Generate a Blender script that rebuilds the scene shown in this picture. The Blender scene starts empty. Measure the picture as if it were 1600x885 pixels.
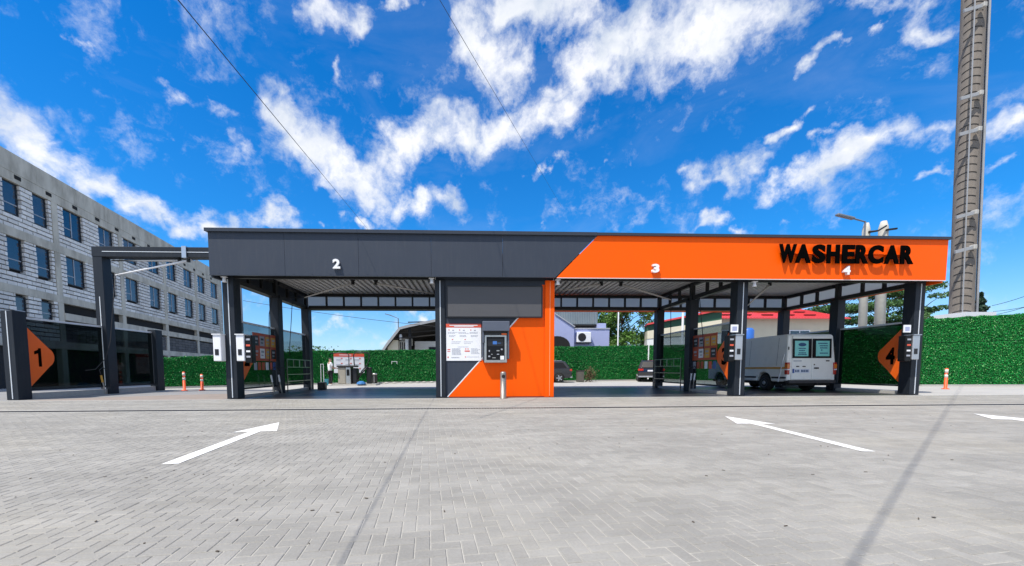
import bpy, bmesh, math, random
import numpy as np
from mathutils import Vector, Matrix
random.seed(7); rng = np.random.default_rng(7)
sc = bpy.context.scene; C = sc.collection
R = math.radians

# ------------------------------------------------------------------ camera
F, CX, CY, YAW, PIT, ROL = 596.6, 762.6, 614.9, R(2.375), R(3.608), R(.1725)
fw = Vector((math.sin(YAW)*math.cos(PIT), math.cos(YAW)*math.cos(PIT), -math.sin(PIT)))
_r = Vector((math.cos(YAW), -math.sin(YAW), 0)); _u = _r.cross(fw)
rt = _r*math.cos(ROL) - _u*math.sin(ROL); up = _u*math.cos(ROL) + _r*math.sin(ROL)
EYE = Vector((0, 0, 1.0))
cd = bpy.data.cameras.new('camera'); cam = bpy.data.objects.new('camera', cd); C.objects.link(cam)
cam.matrix_world = Matrix(((rt.x, up.x, -fw.x, EYE.x), (rt.y, up.y, -fw.y, EYE.y), (rt.z, up.z, -fw.z, EYE.z), (0, 0, 0, 1)))
cd.sensor_width = 36; cd.lens = 36*F/1600; cd.shift_x = (800-CX)/1600; cd.shift_y = (CY-442.5)/1600
cd.clip_start = .05; cd.clip_end = 3000
sc.camera = cam
def ray(px, py): return fw + rt*((px-CX)/F) - up*((py-CY)/F)
def at(px, py, Y): d = ray(px, py); return EYE + d*(Y/d.y)

# ------------------------------------------------------------------ light
SUN_L = Vector((1.13, 1.0, -2.7)).normalized()
sd = bpy.data.lights.new('sun', 'SUN'); so = bpy.data.objects.new('sun', sd); C.objects.link(so)
sd.energy = 4.3; sd.angle = R(.5); sd.color = (1, .94, .85)
so.rotation_euler = SUN_L.to_track_quat('-Z', 'Y').to_euler(); so.location = (0, 0, 40)
sc.view_settings.view_transform = 'Standard'; sc.view_settings.look = 'None'
sc.view_settings.exposure = 0.42; sc.view_settings.gamma = 1
W = bpy.data.worlds.new('World'); sc.world = W; W.use_nodes = True

def world_nodes():
    nt = W.node_tree; n = nt.nodes; l = nt.links; n.clear()
    def new(t, **k):
        x = n.new(t)
        for a, b in k.items(): setattr(x, a, b)
        return x
    out = new('ShaderNodeOutputWorld'); bg = new('ShaderNodeBackground'); l.new(bg.outputs[0], out.inputs[0])
    bg.inputs[1].default_value = .12
    sky = new('ShaderNodeTexSky', sky_type='NISHITA', sun_disc=False)
    sky.sun_elevation = R(60.8); sky.sun_rotation = R(228.5); sky.altitude = 100; sky.air_density = 1.0; sky.dust_density = .4; sky.ozone_density = 2.5
    hs = new('ShaderNodeHueSaturation'); hs.inputs['Saturation'].default_value = 1.6; hs.inputs['Value'].default_value = 1.25; hs.inputs['Hue'].default_value = .507
    l.new(sky.outputs[0], hs.inputs['Color'])
    tc = new('ShaderNodeTexCoord'); D = tc.outputs['Generated']
    def math_(op, a, b=None, c=None, clamp=False):
        m = new('ShaderNodeMath', operation=op, use_clamp=clamp)
        for i, v in enumerate((a, b, c)):
            if v is None: continue
            if isinstance(v, (int, float)): m.inputs[i].default_value = v
            else: l.new(v, m.inputs[i])
        return m.outputs[0]
    def vmath(op, a, b=None, s=None):
        m = new('ShaderNodeVectorMath', operation=op)
        for i, v in enumerate((a, b)):
            if v is None: continue
            if isinstance(v, (tuple, Vector)): m.inputs[i].default_value = v
            else: l.new(v, m.inputs[i])
        if s is not None:
            if isinstance(s, (int, float)): m.inputs['Scale'].default_value = s
            else: l.new(s, m.inputs['Scale'])
        return m
    def noise(vec, scale, detail, rough=.55, dist=0):
        t = new('ShaderNodeTexNoise'); t.inputs['Scale'].default_value = scale; t.inputs['Detail'].default_value = detail
        t.inputs['Roughness'].default_value = rough; t.inputs['Distortion'].default_value = dist
        l.new(vec, t.inputs['Vector']); return t
    # warp the direction so the cloud outlines fray
    n1 = noise(D, 5.0, 3); n2 = noise(D, 16.0, 5, .6)
    w1 = vmath('SCALE', vmath('SUBTRACT', n1.outputs['Color'], (.5, .5, .5)).outputs[0], s=.16).outputs[0]
    w2 = vmath('SCALE', vmath('SUBTRACT', n2.outputs['Color'], (.5, .5, .5)).outputs[0], s=.075).outputs[0]
    Dw = vmath('ADD', vmath('ADD', D, w1).outputs[0], w2).outputs[0]
    # long, slanting cloud banks as capsules in the dome of directions: ends (as seen from the yard), radius, weight
    segs = [(-40,150,60,235,50,1),(60,240,180,285,42,1),(205,315,300,350,34,.95),(260,355,440,355,24,1),(0,190,110,320,45,.75),
        (200,120,300,128,16,.62),(300,130,375,172,16,.62),(372,210,405,245,16,.6),(235,208,262,206,9,.8),(55,80,70,78,12,.75),(80,20,130,40,13,.6),
        (430,150,480,235,34,.85),(480,240,560,290,48,1.05),(560,285,620,225,34,.9),(620,225,780,215,42,1.0),(780,210,890,175,44,1.05),(610,312,715,305,22,.95),
        (870,150,960,80,44,1.0),(950,60,1100,65,60,1.1),(1100,50,1250,15,44,1.0),(480,10,560,35,32,.85),(545,0,640,5,14,.7),(715,60,800,110,46,.85),(770,10,890,10,44,.95),
        (620,70,640,90,12,.55),(600,130,625,135,10,.6),(520,95,525,135,10,.55),
        (1105,335,1200,295,19,1.0),(1200,292,1320,252,27,1.05),(1310,255,1400,212,32,1.05),(1400,215,1490,230,26,.85),(1545,212,1640,205,30,.95),(1440,285,1580,262,11,.6),
        (1205,215,1270,190,15,1.0),(1080,285,1180,255,20,.72),(1150,348,1280,335,13,.8),(1278,222,1330,210,12,.8),
        (1250,112,1330,75,15,.85),(1310,70,1385,55,12,.7),(1320,0,1470,20,24,.85),(850,288,895,262,12,.95),(955,268,985,260,6,.6),
        (505,350,570,352,11,.9),(760,362,790,364,6,.7),(835,358,852,356,6,.8),(510,510,600,515,12,.6),(540,545,600,540,10,.7),(640,490,660,500,10,.7),(500,350,300,500,5,.4)]
    acc = None
    for x1, y1, x2, y2, r, s in segs:
        a = ray(x1, y1).normalized(); b = ray(x2, y2).normalized(); mid = ray((x1+x2)/2, (y1+y2)/2).normalized()
        m2 = ray((x1+x2)/2, (y1+y2)/2+10).normalized(); m3 = ray((x1+x2)/2+10, (y1+y2)/2).normalized()
        rr = r*((m2-mid).length+(m3-mid).length)/20
        ab = b-a
        pa = vmath('SUBTRACT', Dw, a).outputs[0]
        t = math_('MULTIPLY', vmath('DOT_PRODUCT', pa, ab).outputs['Value'], 1/ab.length_squared, clamp=True)
        q = vmath('SUBTRACT', pa, vmath('SCALE', ab, s=t).outputs[0]).outputs[0]
        dist = vmath('LENGTH', q).outputs['Value']
        f = math_('MULTIPLY_ADD', dist, -s/(rr*1.2), s)
        acc = f if acc is None else math_('MAXIMUM', acc, f)
    # scattered cloud over the unseen rest of the dome, thickened to whiten ambient light
    sep = new('ShaderNodeSeparateXYZ'); l.new(D, sep.inputs[0])
    away = new('ShaderNodeMapRange'); away.inputs[1].default_value = .42; away.inputs[2].default_value = .25; away.clamp = True
    l.new(sep.outputs[1], away.inputs[0])
    nb = noise(Dw, 2.6, 5)
    g = math_('MULTIPLY', math_('MULTIPLY_ADD', nb.outputs[0], 5, -2.05), away.outputs[0])
    acc = math_('MAXIMUM', acc, g)
    nf = noise(Dw, 11, 9, .62); nf2 = noise(D, 34, 8, .65)
    fb = math_('ADD', math_('MULTIPLY_ADD', nf.outputs[0], 1.9, -.95), math_('MULTIPLY_ADD', nf2.outputs[0], .85, -.425))
    dens = math_('ADD', acc, fb)
    al = new('ShaderNodeMapRange', interpolation_type='SMOOTHSTEP'); al.inputs[1].default_value = .0; al.inputs[2].default_value = 1.0
    l.new(dens, al.inputs[0])
    alpha = math_('MULTIPLY', al.outputs[0], .96)
    # faint cirrus veil
    veil = new('ShaderNodeMapping'); veil.inputs['Scale'].default_value = (1, 1, 2.4); veil.inputs['Rotation'].default_value = (0, .5, 0); l.new(D, veil.inputs[0])
    nv = noise(veil.outputs[0], 3.2, 7, .6, .6)
    va = new('ShaderNodeMapRange'); va.inputs[1].default_value = .5; va.inputs[2].default_value = .8; va.inputs[4].default_value = .10; l.new(nv.outputs[0], va.inputs[0])
    alpha = math_('MAXIMUM', alpha, va.outputs[0])
    # cloud body: grey-blue in the thick parts
    ns = noise(Dw, 7, 6); cr = new('ShaderNodeMix', data_type='RGBA'); cr.inputs[6].default_value = (6.7, 6.75, 6.9, 1); cr.inputs[7].default_value = (4.2, 4.7, 5.5, 1)
    sh = new('ShaderNodeMapRange'); sh.inputs[1].default_value = .44; sh.inputs[2].default_value = .66; l.new(ns.outputs[0], sh.inputs[0]); l.new(sh.outputs[0], cr.inputs[0])
    zc = math_('SUBTRACT', 1, sep.outputs[2], clamp=True); zf = math_('MULTIPLY_ADD', math_('POWER', zc, 3), .55, .0)
    hz = new('ShaderNodeMix', data_type='RGBA'); l.new(zf, hz.inputs[0]); l.new(hs.outputs[0], hz.inputs[6]); hz.inputs[7].default_value = (1.0, 2.75, 6.1, 1)
    mx = new('ShaderNodeMix', data_type='RGBA'); l.new(alpha, mx.inputs[0]); l.new(hz.outputs[2], mx.inputs[6]); l.new(cr.outputs[2], mx.inputs[7])
    l.new(mx.outputs[2], bg.inputs[0])
world_nodes()

# ------------------------------------------------------------------ materials
MATS = {}
def mat(name, col, rough=.6, metal=0, var=.06, vs=3.0, bump=0, bs=40, island=0, objvar=0, dirt=0, dirtcol=None, spec=.5, emit=0, coat=0, vstretch=None, noise_detail=4):
    m = bpy.data.materials.new(name); m.use_nodes = True; nt = m.node_tree; n = nt.nodes; l = nt.links
    p = n['Principled BSDF']; p.inputs['Roughness'].default_value = rough; p.inputs['Metallic'].default_value = metal
    p.inputs['Specular IOR Level'].default_value = spec; p.inputs['Coat Weight'].default_value = coat; p.inputs['Coat Roughness'].default_value = .05
    g = n.new('ShaderNodeNewGeometry'); pos = g.outputs['Position']
    if vstretch:
        mp = n.new('ShaderNodeMapping'); mp.inputs['Scale'].default_value = vstretch; l.new(pos, mp.inputs[0]); pos = mp.outputs[0]
    hsv = n.new('ShaderNodeHueSaturation'); hsv.inputs['Color'].default_value = (*col, 1)
    t = n.new('ShaderNodeTexNoise'); t.inputs['Scale'].default_value = vs; t.inputs['Detail'].default_value = noise_detail; l.new(pos, t.inputs['Vector'])
    v = n.new('ShaderNodeMath'); v.operation = 'MULTIPLY_ADD'; v.inputs[1].default_value = 4*var; v.inputs[2].default_value = 1-2*var; l.new(t.outputs[0], v.inputs[0])
    last = v.outputs[0]
    def addrand(src, amt, last):
        a = n.new('ShaderNodeMath'); a.operation = 'MULTIPLY_ADD'; a.inputs[1].default_value = 2*amt; a.inputs[2].default_value = 1-amt; l.new(src, a.inputs[0])
        b = n.new('ShaderNodeMath'); b.operation = 'MULTIPLY'; l.new(a.outputs[0], b.inputs[0]); l.new(last, b.inputs[1]); return b.outputs[0]
    if island: last = addrand(g.outputs['Random Per Island'], island, last)
    if objvar:
        oi = n.new('ShaderNodeObjectInfo'); last = addrand(oi.outputs['Random'], objvar, last)
    l.new(last, hsv.inputs['Value']); colout = hsv.outputs[0]
    if dirt:
        t2 = n.new('ShaderNodeTexNoise'); t2.inputs['Scale'].default_value = dirt[0]; t2.inputs['Detail'].default_value = 6; t2.inputs['Roughness'].default_value = .65; l.new(pos, t2.inputs['Vector'])
        mr = n.new('ShaderNodeMapRange'); mr.inputs[1].default_value = dirt[1]; mr.inputs[2].default_value = dirt[2]; mr.inputs[4].default_value = dirt[3]; l.new(t2.outputs[0], mr.inputs[0])
        mx = n.new('ShaderNodeMix'); mx.data_type = 'RGBA'; l.new(mr.outputs[0], mx.inputs[0]); l.new(colout, mx.inputs[6]); mx.inputs[7].default_value = (*dirtcol, 1); colout = mx.outputs[2]
        mr2 = n.new('ShaderNodeMath'); mr2.operation = 'MULTIPLY_ADD'; mr2.inputs[1].default_value = .2; mr2.inputs[2].default_value = rough; l.new(mr.outputs[0], mr2.inputs[0]); l.new(mr2.outputs[0], p.inputs['Roughness'])
    l.new(colout, p.inputs['Base Color'])
    if bump:
        t3 = n.new('ShaderNodeTexNoise'); t3.inputs['Scale'].default_value = bs; t3.inputs['Detail'].default_value = 5; l.new(pos, t3.inputs['Vector'])
        b = n.new('ShaderNodeBump'); b.inputs['Strength'].default_value = bump; b.inputs['Distance'].default_value = .01; l.new(t3.outputs[0], b.inputs['Height']); l.new(b.outputs[0], p.inputs['Normal'])
    if emit:
        p.inputs['Emission Color'].default_value = (*col, 1); p.inputs['Emission Strength'].default_value = emit
    MATS[name] = m; return m
def glassmat(name, tint, gloss=.0, body=0.0, bodycol=(.01, .012, .012), rough=.03):
    m = bpy.data.materials.new(name); m.use_nodes = True; nt = m.node_tree; n = nt.nodes; l = nt.links; n.clear()
    o = n.new('ShaderNodeOutputMaterial'); tr = n.new('ShaderNodeBsdfTransparent'); tr.inputs[0].default_value = (*tint, 1)
    gl = n.new('ShaderNodeBsdfGlossy'); gl.inputs['Roughness'].default_value = rough; lw = n.new('ShaderNodeLayerWeight'); lw.inputs[0].default_value = .5; fr = n.new('ShaderNodeMath'); fr.operation = 'POWER'; fr.inputs[1].default_value = 5; l.new(lw.outputs['Facing'], fr.inputs[0])
    add = n.new('ShaderNodeMath'); add.inputs[1].default_value = gloss+.007; l.new(fr.outputs[0], add.inputs[0])
    mx = n.new('ShaderNodeMixShader'); l.new(add.outputs[0], mx.inputs[0]); 
    src = tr.outputs[0]
    if body:
        df = n.new('ShaderNodeBsdfDiffuse'); df.inputs[0].default_value = (*bodycol, 1); m2 = n.new('ShaderNodeMixShader'); m2.inputs[0].default_value = body; l.new(tr.outputs[0], m2.inputs[1]); l.new(df.outputs[0], m2.inputs[2]); src = m2.outputs[0]
    l.new(src, mx.inputs[1]); l.new(gl.outputs[0], mx.inputs[2]); l.new(mx.outputs[0], o.inputs[0]); MATS[name] = m; return m
def pavermat():
    m = mat('paver', (.285, .275, .248), rough=.85, var=.10, vs=70, bump=.35, bs=140, island=.085, objvar=.06, dirt=(.33, .5, .72, .38), dirtcol=(.37, .34, .27))
    nt = m.node_tree; n = nt.nodes; l = nt.links; p = n['Principled BSDF']; src = p.inputs['Base Color'].links[0].from_socket
    g = n.new('ShaderNodeNewGeometry')
    t = n.new('ShaderNodeTexNoise'); t.inputs['Scale'].default_value = 1.1; t.inputs['Detail'].default_value = 7; t.inputs['Roughness'].default_value = .7
    mp = n.new('ShaderNodeMapping'); mp.inputs['Scale'].default_value = (.5, 1.3, 1); l.new(g.outputs['Position'], mp.inputs[0]); l.new(mp.outputs[0], t.inputs['Vector'])
    mr = n.new('ShaderNodeMapRange'); mr.inputs[1].default_value = .42; mr.inputs[2].default_value = .62; mr.inputs[3].default_value = .85; mr.inputs[4].default_value = 1.06; l.new(t.outputs[0], mr.inputs[0])
    mu = n.new('ShaderNodeVectorMath'); mu.operation = 'SCALE'; l.new(src, mu.inputs[0]); l.new(mr.outputs[0], mu.inputs['Scale'])
    # pale cement smears
    t2 = n.new('ShaderNodeTexNoise'); t2.inputs['Scale'].default_value = .9; t2.inputs['Detail'].default_value = 8; t2.inputs['Roughness'].default_value = .75
    mp2 = n.new('ShaderNodeMapping'); mp2.inputs['Scale'].default_value = (.7, 2.2, 1); mp2.inputs['Location'].default_value = (3, 7, 0); l.new(g.outputs['Position'], mp2.inputs[0]); l.new(mp2.outputs[0], t2.inputs['Vector'])
    m3 = n.new('ShaderNodeMapRange'); m3.inputs[1].default_value = .6; m3.inputs[2].default_value = .74; m3.inputs[4].default_value = .55; l.new(t2.outputs[0], m3.inputs[0])
    mx = n.new('ShaderNodeMix'); mx.data_type = 'RGBA'; l.new(m3.outputs[0], mx.inputs[0]); l.new(mu.outputs[0], mx.inputs[6]); mx.inputs[7].default_value = (.46, .45, .42, 1)
    l.new(mx.outputs[2], p.inputs['Base Color']); return m
pavermat()
mat('joint_sand', (.40, .385, .34), .95, var=.15, vs=30, bump=.4, bs=200)
mat('soil', (.16, .15, .12), .95, var=.2, vs=.4)
mat('white_paint', (.78, .78, .75), .6, var=.04, vs=30, dirt=(22, .47, .66, .55), dirtcol=(.48, .46, .42))
mat('kerb_concrete', (.42, .41, .38), .85, var=.08, vs=8, bump=.3, bs=90)
mat('iron_grate', (.018, .018, .018), .6, metal=.3)
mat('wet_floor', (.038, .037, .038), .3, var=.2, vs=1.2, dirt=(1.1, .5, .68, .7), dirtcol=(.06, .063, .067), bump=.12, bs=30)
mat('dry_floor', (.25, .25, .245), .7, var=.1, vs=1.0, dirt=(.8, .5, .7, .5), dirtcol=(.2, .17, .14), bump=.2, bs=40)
mat('rear_concrete', (.40, .39, .365), .9, var=.08, vs=.8, dirt=(.5, .5, .75, .4), dirtcol=(.3, .29, .27), bump=.2, bs=30)
mat('navy_panel', (.038, .048, .068), .5, var=.04, vs=1.5, bump=.04, bs=3, spec=.3)
mat('navy_steel', (.014, .019, .027), .5, var=.06, vs=4, bump=.05, bs=25, spec=.3)
mat('black_steel', (.006, .006, .007), .5, var=.1)
mat('coping_metal', (.035, .042, .055), .38, metal=.2)
mat('orange_panel', (1.0, .11, .0), .5, var=.015, vs=1.0, bump=.03, bs=2.5, spec=.15)
mat('orange_film', (.80, .12, .004), .35, var=.03)
def streaks(name, col, amt):
    m = MATS[name]; nt = m.node_tree; n = nt.nodes; l = nt.links; p = n['Principled BSDF']; src = p.inputs['Base Color'].links[0].from_socket
    g = n.new('ShaderNodeNewGeometry'); mp = n.new('ShaderNodeMapping'); mp.inputs['Scale'].default_value = (5, 5, .45); l.new(g.outputs['Position'], mp.inputs[0])
    t = n.new('ShaderNodeTexNoise'); t.inputs['Scale'].default_value = 2.2; t.inputs['Detail'].default_value = 6; t.inputs['Roughness'].default_value = .65; l.new(mp.outputs[0], t.inputs['Vector'])
    mr = n.new('ShaderNodeMapRange'); mr.inputs[1].default_value = .5; mr.inputs[2].default_value = .8; mr.inputs[4].default_value = amt; l.new(t.outputs[0], mr.inputs[0])
    mx = n.new('ShaderNodeMix'); mx.data_type = 'RGBA'; l.new(mr.outputs[0], mx.inputs[0]); l.new(src, mx.inputs[6]); mx.inputs[7].default_value = (*col, 1); l.new(mx.outputs[2], p.inputs['Base Color'])
streaks('navy_panel', (.075,.08,.09), .35); streaks('orange_panel', (.55,.09,.01), .22); streaks('navy_steel', (.05,.052,.055), .35)
mat('white_trim', (.8, .8, .8), .45, var=.02)
mat('led_strip', (.62, .66, .70), .3, var=.03)
mat('shutter_grey', (.078, .078, .083), .55, var=.04, vs=2, bump=.05, bs=60)
mat('galvanised_sheet', (.60, .585, .57), .5, metal=.15, var=.08, vs=1.5)
mat('light_cladding', (.62, .64, .66), .5, var=.03)
mat('letter_black', (.003, .003, .003), .7, var=.05, spec=.0)
mat('number_white', (.85, .85, .85), .35, var=.01)
def milky():
    m = bpy.data.materials.new('milky_sheet'); m.use_nodes = True; nt = m.node_tree; n = nt.nodes; n.clear()
    o = n.new('ShaderNodeOutputMaterial'); t = n.new('ShaderNodeBsdfTranslucent'); t.inputs[0].default_value = (.62,.62,.61,1); d = n.new('ShaderNodeBsdfTransparent'); d.inputs[0].default_value = (.9,.92,.93,1)
    x = n.new('ShaderNodeMixShader'); x.inputs[0].default_value = .0; nt.links.new(t.outputs[0], x.inputs[1]); nt.links.new(d.outputs[0], x.inputs[2]); nt.links.new(x.outputs[0], o.inputs[0]); MATS['milky_sheet'] = m
milky()
glassmat('tinted_glass', (.47, .52, .54), .0)
glassmat('dark_tinted_glass', (.27, .31, .31), .0)
glassmat('green_tinted_glass', (.25,.32,.30), .0)
glassmat('window_glass', (.25, .32, .38), .12, .75, (.012, .028, .06))
glassmat('window_glass_pale', (.25, .32, .38), .10, .8, (.04, .065, .10))
glassmat('car_glass', (.05, .06, .06), .05)
mat('aluminium', (.55, .56, .58), .32, metal=.85, var=.05)
mat('brushed_dark', (.27,.25,.225), .42, metal=.6, var=.1, vs=15)
mat('pale_metal', (.62,.63,.65), .4, metal=.3)
mat('stainless', (.50, .49, .47), .30, metal=.9, var=.08, vs=20)
mat('black_plastic', (.012, .012, .014), .4, var=.05)
mat('black_gloss', (.005, .005, .006), .35, spec=.3)
mat('hood_grey', (.105, .12, .155), .4, metal=.3)
mat('screen_blue', (.03, .10, .30), .2, emit=.5)
mat('sign_white', (.82, .83, .85), .5, var=.01)
mat('sign_red', (.70, .10, .05), .5)
mat('sign_grey', (.35, .37, .42), .6)
mat('sign_yellow', (.62, .34, .05), .5)
mat('sign_rust', (.45, .07, .02), .5)
mat('sign_blue', (.05, .10, .32), .5)
mat('raw_concrete', (.54, .51, .43), .9, var=.16, vs=1.3, bump=.3, bs=20, dirt=(1.4, .45, .68, .6), dirtcol=(.24, .22, .18), vstretch=(1, 1, .35))
mat('aerated_block', (.70, .69, .66), .9, var=.09, vs=5, island=.14, objvar=.13, bump=.25, bs=50)
mat('shaded_block', (.10, .10, .10), .9, var=.05, vs=6, island=.2)  # block colour darkened: shade of the open storey put into the material
mat('mortar_dark', (.03, .03, .03), .95)  # dark backing that shows in the joints between the blocks
mat('interior_dark', (.012, .012, .012), .95)
mat('window_frame_dark', (.02, .022, .026), .5)
mat('mullion_grey', (.35, .38, .42), .5)
mat('leaf_green', (.006, .205, .032), .4, var=.14, vs=1.2, island=.65, spec=.35)
mat('leaf_pale', (.22, .55, .16), .45, var=.2, island=.4, spec=.5)
mat('mat_backing', (.003, .07, .012), .9, var=.2, vs=6)
mat('tree_leaf', (.075, .17, .022), .6, var=.25, vs=.6, island=.55)
mat('pine_leaf', (.05, .125, .03), .6, var=.25, vs=.6, island=.5)
mat('conifer_leaf', (.025, .06, .03), .7, var=.2, island=.5)
mat('bark', (.09, .07, .05), .9, var=.2, vs=6, bump=.5, bs=30)
mat('van_white', (.88, .87, .80), .38, var=.03, vs=2.5, dirt=(2.2, .55, .8, .25), dirtcol=(.42, .40, .36))
mat('van_stripe', (.62, .30, .02), .5)
mat('rubber', (.014, .014, .014), .8, var=.1)
mat('rim_metal', (.30, .30, .30), .5, metal=.6, var=.15, vs=20)
mat('tail_red', (.45, .02, .01), .2, coat=.5)
mat('tail_amber', (.75, .20, .02), .2, coat=.5)
mat('car_black', (.008, .008, .010), .18, coat=1.0)
mat('grimy_plastic', (.05, .045, .045), .7, var=.25, vs=8)
mat('sticker_teal', (.24, .66, .60), .45, var=.08, vs=6)
mat('sticker_blue', (.02, .08, .18), .45)
mat('plate_white', (.72, .74, .78), .4)
mat('skin', (.45, .26, .18), .6); mat('hair_black', (.012, .01, .008), .6); mat('shirt_white', (.75, .75, .77), .8, var=.05, vs=12); mat('trouser_black', (.012, .012, .015), .8); mat('shoe_white', (.7, .7, .7), .6)
mat('blue_rag', (.03, .16, .40), .7)
mat('post_orange', (.85, .10, .02), .5); mat('post_white', (.75, .68, .60), .5)
mat('hall_roof', (.35, .36, .37), .6, metal=.3, var=.1, vs=.6); mat('hall_under', (.020, .018, .016), .9, var=.3, vs=.8); mat('hall_wall', (.52, .50, .44), .9, var=.08, vs=1.5); mat('hall_white', (.66, .68, .68), .8, var=.05)  # hall_under is near-black: shade beneath the hall roof put into the colour
mat('lilac_render', (.36, .40, .62), .85, var=.03, vs=1.2, bump=.1, bs=20)
mat('grey_cladding', (.22, .27, .30), .6, metal=.1, var=.1, vs=1, dirt=(1.2, .5, .7, .4), dirtcol=(.33, .33, .31))
mat('cream_render', (.62, .58, .45), .85, var=.05, vs=1.2)
mat('red_roof', (.62, .06, .065), .45, var=.05, vs=1.5); mat('dark_red', (.15, .01, .01), .6)
mat('grey_rail', (.30,.31,.32), .5)
mat('tower_concrete', (.20, .175, .15), .9, var=.16, vs=3, bump=.3, bs=25, vstretch=(2.5, 2.5, .5))
mat('pole_concrete', (.50, .48, .42), .9, var=.08, vs=4)
mat('cable_black', (.015, .015, .018), .6)
mat('grey_lamp', (.15, .17, .20), .5)
mat('far_roof', (.25, .12, .09), .8)

# ------------------------------------------------------------------ mesh helpers
class MB:
    def __init__(s): s.v = []; s.f = []; s.mi = []; s.m = 0
    def add(s, vs, fs):
        o = len(s.v); s.v += [tuple(v) for v in vs]; s.f += [tuple(i+o for i in f) for f in fs]; s.mi += [s.m]*len(fs); return s
    def box(s, x0, x1, y0, y1, z0, z1):
        v = [(x0,y0,z0),(x1,y0,z0),(x1,y1,z0),(x0,y1,z0),(x0,y0,z1),(x1,y0,z1),(x1,y1,z1),(x0,y1,z1)]
        return s.add(v, [(0,3,2,1),(4,5,6,7),(0,1,5,4),(1,2,6,5),(2,3,7,6),(3,0,4,7)])
    def bar(s, a, b, w, h=None, upv=(0,0,1)):
        a = Vector(a); b = Vector(b); h = h or w; d = (b-a).normalized(); u = Vector(upv)
        if abs(d.dot(u)) > .98: u = Vector((0,1,0))
        x = d.cross(u).normalized(); z = x.cross(d)
        v = [p+x*sx*w/2+z*sz*h/2 for p in (a, b) for sx, sz in ((-1,-1),(1,-1),(1,1),(-1,1))]
        return s.add(v, [(0,1,2,3),(7,6,5,4),(0,4,5,1),(1,5,6,2),(2,6,7,3),(3,7,4,0)])
    def tube(s, pts, r, seg=8, caps=True):
        pts = [Vector(p) for p in pts]; n = len(pts); rs = r if isinstance(r, (list, tuple)) else [r]*n
        vs = []; ref = None
        for i, p in enumerate(pts):
            d = (pts[min(i+1,n-1)]-pts[max(i-1,0)]).normalized()
            if ref is None: ref = Vector((0,0,1)) if abs(d.z) < .9 else Vector((1,0,0))
            x = d.cross(ref).normalized(); y = x.cross(d); ref = y if y.length > .5 else ref
            vs += [p+(x*math.cos(2*math.pi*k/seg)+y*math.sin(2*math.pi*k/seg))*rs[i] for k in range(seg)]
        fs = [(i*seg+k, i*seg+(k+1)%seg, (i+1)*seg+(k+1)%seg, (i+1)*seg+k) for i in range(n-1) for k in range(seg)]
        if caps: fs += [tuple(range(seg))[::-1], tuple((n-1)*seg+k for k in range(seg))]
        return s.add(vs, fs)
    def lathe(s, prof, c=(0,0,0), axis='z', seg=16):
        vs = []
        for r, h in prof:
            for k in range(seg):
                a = 2*math.pi*k/seg; x, y = r*math.cos(a), r*math.sin(a)
                p = (x, y, h) if axis == 'z' else ((h, x, y) if axis == 'x' else (y, h, x))
                vs.append((p[0]+c[0], p[1]+c[1], p[2]+c[2]))
        n = len(prof)
        fs = [(i*seg+k, i*seg+(k+1)%seg, (i+1)*seg+(k+1)%seg, (i+1)*seg+k) for i in range(n-1) for k in range(seg)]
        fs += [tuple(range(seg))[::-1], tuple((n-1)*seg+k for k in range(seg))]
        return s.add(vs, fs)
    def prism(s, poly, axis, d0, d1):
        def P(a, b, d): return {'x': (d, a, b), 'y': (a, d, b), 'z': (a, b, d)}[axis]
        n = len(poly); vs = [P(a, b, d0) for a, b in poly]+[P(a, b, d1) for a, b in poly]
        fs = [tuple(range(n)), tuple(range(2*n-1, n-1, -1))]+[(i, i+n, (i+1)%n+n, (i+1)%n) for i in range(n)]
        return s.add(vs, fs)
    def mesh(s, name, mats, bevel=0, smooth=False, segs=1):
        me = bpy.data.meshes.new(name); me.from_pydata(s.v, [], s.f)
        bm = bmesh.new(); bm.from_mesh(me)
        for f, i in zip(bm.faces, s.mi): f.material_index = i
        bmesh.ops.recalc_face_normals(bm, faces=bm.faces)
        if bevel:
            es = [e for e in bm.edges if len(e.link_faces) == 2 and e.calc_face_angle(0) > .5]
            bmesh.ops.bevel(bm, geom=es, offset=bevel, segments=segs, affect='EDGES', clamp_overlap=True, profile=.5)
        bm.to_mesh(me); bm.free()
        for m in (mats if isinstance(mats, (list, tuple)) else [mats]): me.materials.append(MATS[m])
        if smooth:
            for p in me.polygons: p.use_smooth = True
        return me
    def build(s, name, mats, parent=None, local=False, kind=None, bevel=0, smooth=False, segs=1):
        if parent is not None and not local:
            o = ORG.get(parent.name, Vector((0,0,0))); s.v = [(v[0]-o[0], v[1]-o[1], v[2]-o[2]) for v in s.v]
        me = s.mesh(name, mats, bevel, smooth, segs); ob = bpy.data.objects.new(name, me); C.objects.link(ob)
        if parent is not None:
            ob.parent = parent; ORG[ob.name] = ORG.get(parent.name, Vector((0,0,0)))
        if kind: ob['kind'] = kind
        return ob
ORG = {}
def tag(o, label, cat, group=None):
    o['label'] = label; o['category'] = cat
    if group: o['group'] = group
    return o
def thing(name, label, cat, loc=(0,0,0), rz=0, group=None):
    o = bpy.data.objects.new(name, None); C.objects.link(o); o.location = loc; o.rotation_euler = (0,0,rz); o.empty_display_size = .2
    ORG[o.name] = Vector(loc); return tag(o, label, cat, group)
def structure(o): o['kind'] = 'structure'; return o
def link(me, name, parent=None, loc=(0,0,0), rz=0, kind=None):
    o = bpy.data.objects.new(name, me); C.objects.link(o); o.location = loc; o.rotation_euler = (0,0,rz)
    if parent: o.parent = parent; ORG[o.name] = ORG.get(parent.name, Vector((0,0,0)))
    if kind: o['kind'] = kind
    return o
def copy_tree(o, parent=None):
    c = o.copy(); C.objects.link(c); c.parent = parent
    for ch in o.children: copy_tree(ch, c)
    return c
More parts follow.
